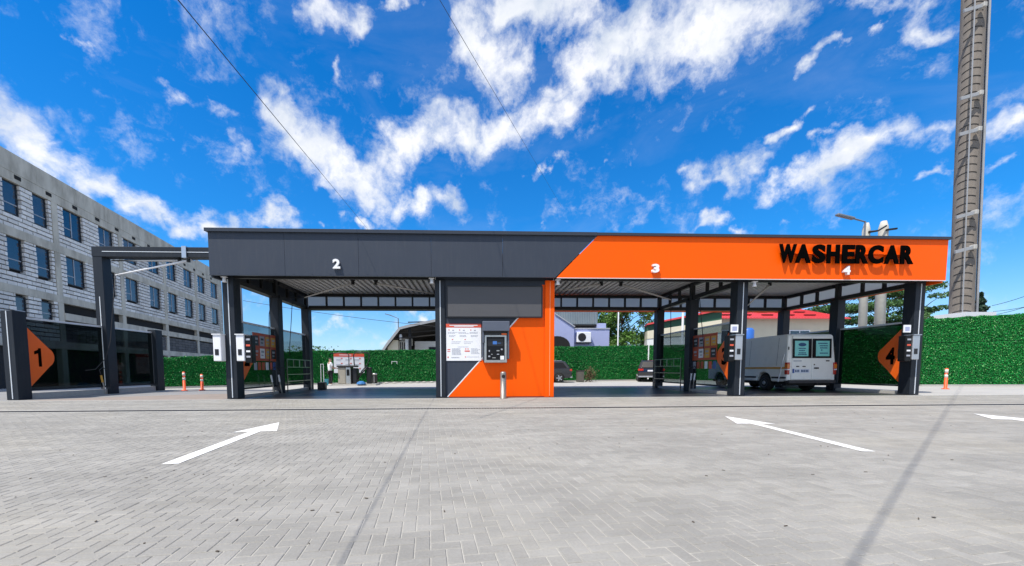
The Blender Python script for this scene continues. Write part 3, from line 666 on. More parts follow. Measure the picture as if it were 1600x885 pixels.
MB().box(.88, 1.0, 13.252, 13.257, 1.88, 1.92).build('screen', mat('screen_dim', (.02,.05,.12), .2, emit=.3).name, fp)
for x, z, w, h, m in ((.56,1.42,.07,.05,'sign_grey'),(.66,1.5,.05,.03,'stainless'),(.85,1.62,.1,.04,'stainless'),(1.0,1.66,.06,.05,'sign_grey'),(.86,1.5,.08,.03,'sign_grey'),(.98,1.33,.13,.13,'sign_white'),(.7,1.38,.12,.03,'stainless'),(.58,1.6,.04,.06,'sign_grey')):
    MB().box(x, x+w, 13.25, 13.264, z, z+h).build('key', m, fp, bevel=.004)
MB().box(1.02, 1.20, 13.255, 13.262, 2.18, 2.24).build('sticker', 'orange_film', k)
bd = thing('price_board', 'white information board with red header on the dark wall left of the payment terminal', 'information board', (-.28, 13.5, 1.3))
MB().box(-.905, .325, 13.49, 13.5145, 1.30, 2.585).build('board', 'sign_white', bd, bevel=.004)
MB().box(-.905, .325, 13.484, 13.489, 2.46, 2.585).build('header', 'sign_red', bd)
m = MB()
for z, x0, x1 in ((2.535,-.78,.2),(2.50,-.62,.06)): m.box(x0, x1, 13.480, 13.483, z-.012, z+.012)
m.build('header_print', 'sign_white', bd, kind='stuff')
m = MB(); mr = MB(); rr = random.Random(3)
def para(x, z, w, n, dz=.035):
    for i in range(n):
        xx = x
        while xx < x+w*rr.uniform(.75, 1):
            ww = rr.uniform(.025, .07); m.box(xx, xx+ww, 13.486, 13.489, z-i*dz, z-i*dz+.012); xx += ww+.012
for cx in (-.82, -.45, -.06): mr.box(cx, cx+.04, 13.485, 13.489, 2.36, 2.39); m.box(cx+.13, cx+.2, 13.486, 13.489, 2.35, 2.38); para(cx-.02, 2.29, .3, 2); para(cx+.02, 2.18, .24, 2)
for cx in (-.70, -.26): mr.box(cx, cx+.04, 13.485, 13.489, 2.03, 2.06); para(cx-.02, 1.96, .32, 2, .05)
para(-.5, 1.78, .4, 1)
mr.box(-.86,-.76,13.485,13.489,1.68,1.71).box(-.86,-.76,13.485,13.489,1.62,1.64); para(-.7, 1.72, .3, 8, .03)
mr.box(-.26,-.08,13.485,13.489,1.62,1.66).box(-.24,-.2,13.485,13.489,1.7,1.73).box(-.16,-.12,13.485,13.489,1.7,1.73); para(-.03, 1.72, .28, 6, .035)
para(-.72, 1.42, .28, 2, .02); mr.box(-.25,-.21,13.485,13.489,1.42,1.45); para(-.18, 1.43, .42, 1); mr.box(-.86,-.82,13.485,13.489,1.4,1.45)
m.build('body_print', 'sign_grey', bd, kind='stuff'); mr.build('red_print', 'sign_red', bd, kind='stuff')
a = thing('ash_post', 'round stainless steel ash post standing below the payment terminal', 'ash post', (1.06, 13.0, .0))
MB().lathe([(.12,.0),(.12,.012),(.105,.014),(.105,.86),(.09,.90),(.05,.92)], seg=20).build('post_body', 'brushed_dark', a, local=True, smooth=True)
MB().lathe([(.001,-.112),(.062,-.11),(.062,-.09),(.001,-.088)], (0,0,.76), 'y', 16).build('ash_opening', 'black_plastic', a, local=True)
MB().lathe([(.108,.62),(.108,.635)], seg=20).build('ring', 'aluminium', a, local=True)

# ------------------------------------------------------------------ white van
van = thing('van', 'old white panel van seen from behind in the wash lane, teal stickers on its windows', 'van', (14.38, 15.65, 0), R(0))
def vanbuild():
    Wd = 1.07
    def arch(yc, r, z0, n=8): return [(yc-r*math.cos(math.pi*i/n), z0+r*math.sin(math.pi*i/n)) for i in range(n+1)]
    sil = [(0,.48),(.02,1.3),(.09,2.36),(.16,2.45)]+[(3.7,2.44),(4.0,2.30),(4.55,1.42),(5.25,1.18),(5.42,.95),(5.42,.42)]
    bot = [(5.0,.42)]+arch(4.45,.40,.42)[::-1]+arch(1.28,.42,.42)[::-1]+[(.3,.42)]
    poly = sil+bot
    m = MB(); m.prism(poly, 'x', -Wd, Wd)
    # tumblehome
    m.v = [(x*(1-.075*max(0, (z-1.25)/1.2)), y, z) for x, y, z in m.v]
    body = m.build('body', 'van_white', van, local=True, bevel=.075, segs=4)
    for s in (-1, 1):
        x0 = s*Wd
        w = lambda z: Wd*(1-.075*max(0, (z-1.25)/1.2))
        # ochre stripe, rub strip and panel creases on the flank
        for za, zb, ya, yb, mm, nm in ((.98,1.06,.12,3.7,'van_stripe','side_stripe'),(.56,.64,.05,.82,'grimy_plastic','rub_strip'),(.56,.64,1.74,4.0,'grimy_plastic','rub_strip')):
            MB().box(min(s*(Wd-.01),s*(Wd+.008)), max(s*(Wd-.01),s*(Wd+.008)), ya, yb, za, zb).build(nm, mm, van, local=True)
        for y in (.55, 2.2, 3.3): 
            mm = MB(); 
            for i in range(6):
                za, zb = 1.12+i*.2, 1.32+i*.2; xa, xb = s*(w(za)+.003), s*(w(zb)+.003); mm.add([(xa,y,za),(xa,y+.012,za),(xb,y+.012,zb),(xb,y,zb)], [(0,1,2,3)])
            mm.build('panel_seam', 'grimy_plastic', van, local=True)
        for yc in (1.28, 4.45):
            wh = MB().lathe([(.18,-.11),(.29,-.12),(.335,-.09),(.345,0),(.335,.09),(.29,.12),(.18,.11)], (s*.93, yc, .345), 'x', 24).build('wheel', 'rubber', van, local=True, smooth=True)
            MB().lathe([(.19,s*.05),(.185,s*.115),(.15,s*.09),(.10,s*.10),(.075,s*.14),(.04,s*.145)], (s*.93, yc, .345), 'x', 20).build('rim', 'rim_metal', wh, local=True)
            MB().lathe([(.375,-.02),(.395,-.01),(.395,.12),(.375,.12)], (s*(Wd-.13), yc, .40), 'x', 24).build('wheel_well', 'rubber', wh, local=True)
        # tall tail lamp wrapping the corner
        tl = MB().box(min(s*.965,s*1.085), max(s*.965,s*1.085), -.035, .12, .74, 1.25).build('tail_lamp', 'tail_red', van, local=True, bevel=.015)
        MB().box(min(s*.975,s*1.088), max(s*.975,s*1.088), -.04, .11, 1.0, 1.17).build('indicator', 'tail_amber', tl, local=True)
        MB().box(min(s*.97,s*1.087), max(s*.97,s*1.087), -.04, .112, .93, .975).build('reverse_lens', 'sign_white', tl, local=True)
        for z in (.72, 1.85): MB().lathe([(.02,-.06),(.02,.06)], (s*1.0, -.0+.03, z), 'z', 8).build('hinge', 'black_plastic', van, local=True)
    # two rear doors
    for s in (-1, 1):
        a, b = (-.90, -.006) if s < 0 else (.006, .90)
        P = [(a,.52),(b,.52),(b,2.36),(a*.93 if s<0 else a,2.36)] if s < 0 else [(a,.52),(b,.52),(b*.93,2.36),(a,2.36)]
        lean = lambda z: .02*max(0,(z-.5))/1.0+ (.05*max(0,(z-1.3)))
        mm = MB().prism(P, 'y', -.03, .05); mm.v = [(x, y+ (.0 if z < 1 else .065), z) for x, y, z in mm.v]
        dr_ = mm.build('rear_door', 'van_white', van, local=True, bevel=.022, segs=2)
        wa, wb = (-.86,-.014) if s < 0 else (.014,.86)
        def lp(x0,x1,z0,z1,d0,d1): # slab following the lean of the door
            q = MB().box(x0,x1,d0,d1,z0,z1); sl = .065/1.84; base = -.03+(.0); q.v = [(x, y-.03+sl*(z-.52), z) for x,y,z in q.v]; return q
        lp(wa, wb, 1.43, 2.25, -.012, .0).build('window_surround', 'black_gloss', dr_, local=True, bevel=.01)
        lp(wa+(.10 if s < 0 else .15), wb-(.15 if s < 0 else .10), 1.51, 2.16, -.018, -.0125).build('window_sticker', 'sticker_teal', dr_, local=True, bevel=.006)
        pr = MB()
        if s < 0:
            el = [(.17*math.cos(2*math.pi*i/20)-.44, .075*math.sin(2*math.pi*i/20)+2.0) for i in range(20)]
            q = MB().prism(el, 'y', -.024, -.0185); sl = .065/1.84; q.v = [(x, y-.03+sl*(z-.52), z) for x,y,z in q.v]; q.build('oval_print', 'sticker_blue', dr_, local=True)
            rows = [(1.84,-.60,-.28),(1.75,-.58,-.32),(1.65,-.60,-.28),(1.58,-.62,-.24)]
        else: rows = [(2.05,.26,.66),(1.95,.32,.68),(1.86,.34,.66),(1.77,.38,.44),(1.64,.33,.68)]
        for z, xa, xb in rows:
            xx = xa
            while xx < xb: ww = random.uniform(.03,.07); q = lp(xx, min(xx+ww, xb), z-.022, z+.022, -.022, -.0185); pr.add(q.v, q.f); xx += ww+.012
        pr.build('sticker_print', 'sticker_blue', dr_, local=True, kind='stuff')
        if s > 0:
            lp(.10,.30,.98,1.04,-.03,.0).build('handle', 'black_plastic', dr_, local=True, bevel=.008); lp(.09,.14,1.13,1.18,-.01,.0).build('lock', 'black_plastic', dr_, local=True)
            lp(.62,.78,1.29,1.34,-.01,.0).build('badge', 'black_plastic', dr_, local=True, bevel=.01)
        else:
            q = lp(-.84,-.10,.80,.98,-.012,.0).build('number_plate', 'plate_white', dr_, local=True)
            lp(-.84,-.78,.80,.98,-.014,-.0125).build('plate_band', 'sign_blue', q, local=True) if False else None
            pm = MB()
            for i, xx in enumerate((-.74,-.67,-.60,-.47,-.41,-.34,-.27,-.20)): qq = lp(xx, xx+.045, .84, .94, -.016, -.0125); pm.add(qq.v, qq.f)
            pm.build('plate_characters', 'sticker_blue', dr_, local=True, kind='stuff')
            lp(-.85,-.77,.80,.98,-.0165,-.0125).build('plate_band', 'sign_blue', dr_, local=True)
            lp(-.68,-.56,1.06,1.10,-.02,.0).build('plate_lamp', 'black_plastic', dr_, local=True); lp(-.40,-.28,1.06,1.10,-.02,.0).build('plate_lamp', 'black_plastic', dr_, local=True)
            lp(-.80,-.45,1.295,1.33,-.008,.0).build('badge', 'sign_grey', dr_, local=True)
    MB().box(-1.02,1.02,-.10,.10,.36,.50).build('bumper', 'grimy_plastic', van, local=True, bevel=.03, segs=2)
    MB().box(-.95,.95,.1,.35,.26,.40).build('underbody', 'rubber', van, local=True)
    MB().box(-.9,.9,.35,5.2,.30,.45).build('underbody', 'rubber', van, local=True)
    MB().tube([(-.98,-.02,.52),(-.66,-.1,1.4)], .0, 3) if False else None
    MB().tube([(-1.09,.42,.42),(-1.12,.1,1.62)], .018, 6).build('white_pole', 'sign_white', van, local=True)
    MB().tube([(.3,-.02,.32),(.3,.6,.3)], .03, 8).build('exhaust', 'grimy_plastic', van, local=True)
    MB().prism([(3.95,1.5),(4.5,1.5),(4.05,2.25),(3.75,2.25)], 'x', -1.045, 1.045).build('cab_glass', 'car_glass', van, local=True)
vanbuild()

# ------------------------------------------------------------------ two dark cars behind the wash
def car(loc, rz, label, L_=4.6, Wd=.92, H=1.62, suv=True):
    t = thing('parked_car', label, 'car', loc, rz, 'dark cars behind the wash')
    def arch(yc, r, z0, n=8): return [(yc-r*math.cos(math.pi*i/n), z0+r*math.sin(math.pi*i/n)) for i in range(n+1)]
    poly = [(0,.45),(-.02,.75),(.05,1.0),(.12,1.05),(3.3,1.03),(4.4,.88),(L_,.7),(L_,.35)]+[(4.2,.32)]+arch(3.65,.37,.32)[::-1]+arch(.88,.37,.32)[::-1]+[(.3,.35)]
    b = MB().prism(poly, 'x', -Wd, Wd).build('body', 'car_black', t, local=True, bevel=.06, segs=3, smooth=False)
    g = MB().prism([(.10,1.04),(.42,H-.06),(.7,H),(2.3,H-.03),(3.25,1.03)], 'x', -Wd+.04, Wd-.04); g.v = [(x*(1-.22*(z-1.03)/.6), y, z) for x, y, z in g.v]
    g.build('cabin', 'car_black', t, local=True, bevel=.05, segs=2)
    q = MB().prism([(.35,1.10),(.62,H-.13),(2.2,H-.13),(2.85,1.10)], 'x', -Wd+.03, Wd-.03); q.v = [(x*(1-.22*(z-1.03)/.6)+(.006 if x>0 else -.006), y, z) for x,y,z in q.v]; q.build('side_window', 'black_gloss', t, local=True)
    MB().add([(-.66,.13,1.10),(.66,.13,1.10),(.58,.40,H-.12),(-.58,.40,H-.12),(-.66,.10,1.10),(.66,.10,1.10),(.58,.375,H-.12),(-.58,.375,H-.12)], [(0,1,2,3),(7,6,5,4),(0,4,5,1),(1,5,6,2),(2,6,7,3),(3,7,4,0)]).build('rear_window', 'black_gloss', t, local=True)
    for s in (-1,1):
        MB().box(min(s*.55,s*.93), max(s*.55,s*.93), -.04, .14, .84, 1.0).build('tail_light', 'tail_red', t, local=True, bevel=.02)
        for yc in (.88, 3.65):
            w = MB().lathe([(.2,-.1),(.3,-.11),(.335,-.08),(.345,0),(.335,.08),(.3,.11),(.2,.1)], (s*.83,yc,.345), 'x', 22).build('wheel', 'rubber', t, local=True, smooth=True)
            rm = MB().lathe([(.23,s*.06),(.235,s*.1),(.2,s*.085)], (s*.83,yc,.345), 'x', 20)
            for k in range(5):
                a = 2*math.pi*k/5; rm.bar((s*.935,yc,.345),(s*.935,yc+.22*math.cos(a),.345+.22*math.sin(a)), .02, .07, upv=(0,-math.sin(a),math.cos(a)))
            rm.build('rim', 'aluminium', w, local=True)
    MB().box(-.26,.26,-.045,-.01,.80,.91).build('number_plate', 'plate_white', t, local=True)
    MB().box(-.9,.9,-.06,.1,.36,.46).build('bumper_trim', 'aluminium', t, local=True, bevel=.02)
    for s in (-1,1): MB().bar((s*.62,.7,H+.02),(s*.62,2.2,H+.02), .03).build('roof_rail', 'aluminium', t, local=True)
    return t
car((13.45,28.2,0), R(-22), 'dark estate car seen from behind, its red tail light beside a rear pillar', H=1.66)
car((7.35,28.4,0), R(82), 'black car standing sideways behind the orange pillar, only its rear wheel and tail in view', H=1.6)

# ------------------------------------------------------------------ person at the vacuum machine
def person(loc, rz):
    t = thing('person', 'person in white shirt and black trousers standing at the vacuum machine', 'person', loc, rz)
    def skin(name, vs, es, rs, m, sub=1, root=0):
        me = bpy.data.meshes.new(name); me.from_pydata(vs, es, []); me.materials.append(MATS[m]); o = bpy.data.objects.new(name, me); C.objects.link(o); o.parent = t
        md = o.modifiers.new('skin', 'SKIN'); sv = me.skin_vertices[0].data
        for i, r in enumerate(rs): sv[i].radius = r if isinstance(r, tuple) else (r, r)
        for i in range(len(vs)): sv[i].use_root = (i == root)
        s = o.modifiers.new('sub', 'SUBSURF'); s.levels = sub; s.render_levels = sub
        for p in me.polygons: p.use_smooth = True
        return o
    V = [(0,0,.92),(0,.0,1.15),(0,-.01,1.38),(0,0,1.47),(0,.03,1.56),(0,.03,1.66),(0,.02,1.74),
         (-.19,0,1.40),(-.23,.08,1.14),(-.16,.30,1.08),(-.13,.38,1.08),(.19,0,1.40),(.23,.10,1.14),(.16,.32,1.10),(.13,.40,1.10),
         (-.10,0,.86),(-.11,.02,.48),(-.11,-.02,.08),(-.11,.12,.04),(.10,0,.86),(.12,.06,.48),(.13,.0,.08),(.13,.14,.04)]
    E_ = [(0,1),(1,2),(2,3),(3,4),(4,5),(5,6),(2,7),(7,8),(8,9),(9,10),(2,11),(11,12),(12,13),(13,14),(0,15),(15,16),(16,17),(17,18),(0,19),(19,20),(20,21),(21,22)]
    Rr = [(.14,.10),(.13,.09),(.15,.10),(.06,.06),(.075,.09),(.085,.105),(.05,.06),.055,.042,.032,.03,.055,.042,.032,.03,.08,.055,.038,.04,.08,.055,.038,.04]
    skin('body', V, E_, Rr, 'skin')
    skin('shirt', [(0,0,.86),(0,0,1.1),(0,-.01,1.36),(-.19,0,1.41),(-.24,.06,1.2),(.19,0,1.41),(.24,.07,1.2)], [(0,1),(1,2),(2,3),(3,4),(2,5),(5,6)], [(.19,.13),(.18,.125),(.17,.12),.08,.08,.08,.08], 'shirt_white', 2)
    skin('trousers', [(0,0,.90),(-.10,0,.84),(-.11,.02,.48),(-.11,-.02,.12),(.10,0,.84),(.12,.06,.48),(.13,0,.12)], [(0,1),(1,2),(2,3),(0,4),(4,5),(5,6)], [(.16,.12),.10,.075,.06,.10,.075,.06], 'trouser_black', 1)
    skin('hair', [(0,.0,1.70),(0,-.02,1.76)], [(0,1)], [(.10,.11),(.07,.08)], 'hair_black', 2)
    # hands with separate fingers
    for s in (-1, 1):
        m = MB(); bx, by, bz = s*.12, .42, 1.09; m.box(bx-.035, bx+.035, by-.03, by+.05, bz-.015, bz+.015)
        for k, ln in enumerate((.06,.075,.07,.055)): xx = bx-.03+.02*k; m.tube([(xx,by+.05,bz),(xx,by+.05+ln*.5,bz-.01),(xx,by+.05+ln*.8,bz-.035)], .009, 5)
        m.tube([(bx-s*.035,by,bz),(bx-s*.06,by+.04,bz-.01)], .011, 5); m.build('hand', 'skin', t, local=True)
    for s in (-1, 1): MB().box(s*.12-.05, s*.12+.05, -.09, .2, 0, .08).build('shoe', 'shoe_white', t, local=True, bevel=.03, segs=2)
person((-8.98,24.6,0), R(-50))
# vacuum machine with hose arches
vm = thing('vacuum_machine', 'grey self-service vacuum machine with two arched hoses at the green fence', 'vacuum machine', (-8.0, 25.0, 0))
MB().box(-8.55,-8.05,24.7,25.3,.09,1.16).build('cabinet', mat('beige_metal', (.36,.33,.27), .5, metal=.2).name, vm, bevel=.05, segs=2)
MB().box(-8.04,-7.72,24.66,25.3,.09,1.16).build('steel_column', 'stainless', vm, bevel=.03, segs=2)
MB().box(-7.71,-7.35,24.8,25.3,.09,1.1).build('motor_cover', 'black_plastic', vm, bevel=.08, segs=2)
MB().box(-8.6,-7.4,24.62,25.35,1.16,1.28).build('lid', 'black_plastic', vm, bevel=.05, segs=2)
MB().box(-7.97,-7.8,24.64,24.659,.62,1.02).build('control_panel', 'black_gloss', vm)
MB().box(-9.0,-6.1,24.5,25.6,-.003,.09).build('plinth', 'kerb_concrete', vm)
MB().tube([(-7.95,25.1,1.25),(-7.95,25.1,1.95),(-8.1,25.1,2.06),(-8.6,25.1,2.08),(-9.1,25.1,2.04)], .03, 8).build('hose_arch', 'black_plastic', vm, smooth=True)
MB().tube([(-7.6,25.1,1.2),(-7.65,25.1,1.95),(-7.5,25.1,2.12),(-6.85,25.1,2.12),(-6.65,25.1,2.0),(-6.7,25.1,1.5),(-6.85,25.0,1.2),(-7.1,24.9,.9),(-7.3,24.9,.4)], .035, 8).build('hose_arch', 'black_plastic', vm, smooth=True)
MB().tube([(-7.3,24.9,.5),(-6.95,24.8,.9),(-6.7,24.9,1.2)], .05, 8).build('suction_hose', 'black_plastic', vm, smooth=True)
MB().box(-6.8,-6.5,24.9,25.2,.09,1.15).build('hose_holder', 'black_steel', vm, bevel=.03)
o = MB().lathe([(.3,.09),(.25,.2),(.1,.28)], (-7.0,24.4,.0), 'z', 10).build('cloth_heap', 'blue_rag'); tag(o, 'blue cloth heap at the foot of the vacuum machine', 'cloth')
o = MB().lathe([(.2,0),(.25,.4),(.23,.41),(.2,.36)], (-9.2,24.9,.0), 'z', 14).build('bucket', mat('teal_plastic', (.03,.20,.26), .5).name); tag(o, 'teal bucket on the ground left of the person in white', 'bucket')
ib = thing('fence_board', 'large white instruction board with red header fixed to the green fence behind the vacuum machine', 'information board', (-8.6, 27.35, .8))
def onfence(px): pass

# ------------------------------------------------------------------ green leaf fence
FP = [(-17.2,21.2,1.66),(-16.2,21.9,1.72),(-10.35,26.6,2.3),(-2.8,29.4,2.5),(6.6,29.7,2.74),(15.2,32.6,3.0)]
def fence(pts, label, nleaf, seams, size=.036):
    t = thing('leaf_fence', label, 'fence', (pts[0][0], pts[0][1], 0))
    P = []; Nn = []; per = sum(math.hypot(b[0]-a[0], b[1]-a[1]) for a, b in zip(pts, pts[1:]))
    for a, b in zip(pts, pts[1:]):
        L_ = math.hypot(b[0]-a[0], b[1]-a[1]); d = Vector((b[0]-a[0], b[1]-a[1], 0))/L_; nr = Vector((d.y, -d.x, 0))
        bk = MB(); v = []
        for p in (a, b):
            for off in (0, .1): v += [(p[0]-nr.x*off, p[1]-nr.y*off, .03), (p[0]-nr.x*off, p[1]-nr.y*off, p[2])]
        bk.add(v, [(0,4,5,1),(2,3,7,6),(1,5,7,3),(0,1,3,2),(4,6,7,5),(0,2,6,4)]).build('backing', 'mat_backing', t)
        MB().add([(p[0]+nr.x*o_, p[1]+nr.y*o_, z) for p in (a, b) for o_ in (.10,-.12) for z in (-.02,.10)], [(0,4,5,1),(2,3,7,6),(1,5,7,3),(0,1,3,2),(4,6,7,5)]).build('footing', 'kerb_concrete', t)
        n = int(1.35*nleaf*L_/per); u = rng.uniform(0, 1, n); h = a[2]+(b[2]-a[2])*u; z = .10+rng.uniform(0, 1, n)*(h-.10+.015+.035*np.sin(u*L_*5.3)*np.sin(u*L_*1.7+1))
        dep = np.abs(rng.normal(0, .022, n))+.005
        for sm in seams: # a slight dip of the mat where two rows meet
            dep *= np.where(np.abs(z-sm*h) < .03, .05, 1)
        bulge = .02*np.sin(u*L_*3.1)+.015*np.sin(u*L_*7.7+z*4)
        dep = dep+bulge*(z/h)*0.4+.01
        keep = np.ones(n, bool)
        for sm in seams: keep &= ~((np.abs(z-sm*h-.01*np.sin(u*L_*2)) < .02) & (rng.uniform(0,1,n) < .85))
        u, z, dep, n = u[keep], z[keep], dep[keep], int(keep.sum())
        P.append(np.stack([a[0]+d.x*L_*u+nr.x*dep, a[1]+d.y*L_*u+nr.y*dep, z], 1)); Nn.append(np.tile(np.array([nr.x, nr.y, .35]), (n,1)))
    P = np.concatenate(P); Nn = np.concatenate(Nn); o = ORG[t.name]; P = P-np.array(o)
    mi = (rng.uniform(0, 1, len(P)) < .045).astype(int)
    link(leaves('leaf_mat', P, size, ['leaf_green', 'leaf_pale'], mi=mi, normals=Nn), 'leaf_mat', t, kind='stuff')
fence(FP[:3], 'low green artificial leaf fence at the left, behind the roofless lane and the orange posts', 30000, (.5,))
fence(FP[2:6], 'long green artificial leaf fence closing the yard behind the covered lanes', 85000, (.55,))
fence([(15.3,32.55,3.0),(19.9,26.2,2.8),(24.3,19.95,3.4)], 'green artificial leaf fence running back beside the van lane, seen through the dark screen', 26000, (.6,))
fence([(24.45,19.85,3.62),(27.0,19.6,3.75),(29.4,19.3,3.86),(36,18.6,4.0)], 'tall green artificial leaf fence at the right, beside the concrete tower', 70000, (.64,))
# instruction board on the rear fence
fa, fb_ = Vector((-10.35,26.6,0)), Vector((-2.8,29.4,0)); fd = (fb_-fa).normalized(); fnr = Vector((fd.y,-fd.x,0))
def fq(s0, s1, z0, z1, d0, d1, m, name, par):
    v = [tuple(fa+fd*s+fnr*d+Vector((0,0,z))) for s in (s0,s1) for d in (d0,d1) for z in (z0,z1)]
    return MB().add(v, [(0,4,5,1),(2,3,7,6),(1,5,7,3),(0,1,3,2),(4,6,7,5),(0,2,6,4)]).build(name, m, par)
fq(.85,2.85,.78,2.12,.10,.13,'sign_white','board',ib); fq(.85,2.85,1.90,2.12,.131,.14,'sign_red','header',ib)
for s, z in ((1.0,1.7),(1.6,1.7),(2.2,1.7),(1.0,1.35),(1.6,1.35),(2.2,1.35),(2.2,1.0)):
    fq(s,s+.4,z,z+.025,.131,.135,'sign_grey','print',ib); fq(s,s+.32,z-.08,z-.06,.131,.135,'sign_grey','print',ib); fq(s+.3,s+.42,z+.06,z+.12,.131,.135,'sign_red','print',ib)
fq(1.2,2.0,2.0,2.04,.141,.144,'sign_white','print',ib)
for s0, s1, z0, z1, lb in ((4.75,5.15,1.42,1.6,'white conduit frame on the green fence between the vacuum machine and the machine room'),(.0,.2,.1,1.4,'white conduit frame on the green fence left of the person')):
    t = thing('conduit', lb, 'conduit pipe', tuple(fa+fd*s0))
    fq(s0,s1,z1-.03,z1,.1,.13,'sign_white','pipe',t); fq(s0,s0+.03,z0,z1-.03,.1,.13,'sign_white','pipe',t); fq(s1-.03,s1,z0 if s0<1 else z0,z1-.03,.1,.13,'sign_white','pipe',t)
for k in range(9):
    s = 3.2+k*.55+random.uniform(0,.2); p = fa+fd*s+fnr*.35
    o = MB().lathe([(.12,0),(.15,.05),(.1,.1),(.03,.11)], tuple(p), 'z', 8).build('edging_stone', 'kerb_concrete'); o.scale = (1,1,1); tag(o, 'pale stone lying along the foot of the green fence behind the left covered lane', 'stone', 'pale stones along the fence foot')

# small bins, plants and posts
b = thing('litter_bin', 'small round steel bin standing alone before the green fence', 'litter bin', (-6.85,27.2,0))
MB().lathe([(.17,0),(.18,.02),(.18,.62),(.19,.64)], seg=16).build('bin_body', 'black_plastic', b, local=True, smooth=True); MB().lathe([(.19,.64),(.19,.72),(.12,.76)], seg=16).build('bin_lid', 'stainless', b, local=True, smooth=True)
MB().box(-.05,.05,-.2,-.18,.1,.6).build('bin_strip', 'stainless', b, local=True)
g = thing('grey_box', 'small grey cabinet at the fence foot beside the brown potted bush', 'cabinet', (8.25,28.9,0))
MB().box(-.27,.27,-.2,.2,.02,.85).build('cabinet_body', mat('taupe', (.10,.095,.08), .7).name, g, local=True, bevel=.03); MB().box(-.29,.29,-.22,.22,.85,.9).build('cabinet_lid', 'grimy_plastic', g, local=True)
pb = thing('dry_bush', 'brown dried bush at the fence foot right of the grey cabinet', 'plant', (9.0,28.9,0))
P = rng.normal(0, 1, (500,3))*np.array([.2,.15,.3])+np.array([0,0,.55]); P[:,2] = np.clip(P[:,2], .05, 1.2); link(leaves('foliage', P, .07, [mat('dry_leaf', (.12,.085,.04), .8, island=.4).name]), 'foliage', pb, kind='stuff'); MB().tube([(0,0,0),(0,0,.7)], .03, 6).build('stem', 'bark', pb, local=True)
def delineator(loc, h, label):
    t = thing('marker_post', label, 'marker post', loc, 0, 'orange flexible marker posts')
    MB().lathe([(.13,0),(.13,.03),(.06,.05),(.055,h*.98),(.03,h)], seg=14).build('post', 'post_orange', t, local=True, smooth=True)
    for a_, b_ in ((.55,.70),(.78,.94)): MB().lathe([(.0575,h*a_),(.0575,h*b_)], seg=14).build('reflective_band', 'post_white', t, local=True, smooth=True)
    MB().box(-.02,.02,-.062,-.05,h*.70,h*.76).build('fixing', 'black_plastic', t, local=True)
delineator((-13.95,19.1,.008), .92, 'left of the two orange and white marker posts by the roofless lane')
delineator((-13.25,19.3,.008), .80, 'right of the two orange and white marker posts by the roofless lane')
delineator((22.2,17.0,.004), .98, 'single orange and white marker post before the tall green fence at the right')
o = MB().box(-7.74,-7.38,19.4,19.75,.012,.38).build('black_crate', 'black_plastic', bevel=.03); tag(o, 'black crate on the wet floor at the foot of the rear left pillar', 'crate')
o = thing('blue_barrel', 'blue barrel-like container beyond the fence, glimpsed beside the pillar over the van roof', 'barrel', (24.7,33.6,0))
MB().lathe([(.5,2.5),(.55,2.6),(.55,4.4),(.4,4.6)], seg=16).build('drum', mat('blue_plastic', (.03,.14,.50), .4).name, o, local=True, smooth=True); MB().box(-.7,.7,-.7,.7,-.06,2.5).build('stand', 'kerb_concrete', o, local=True)

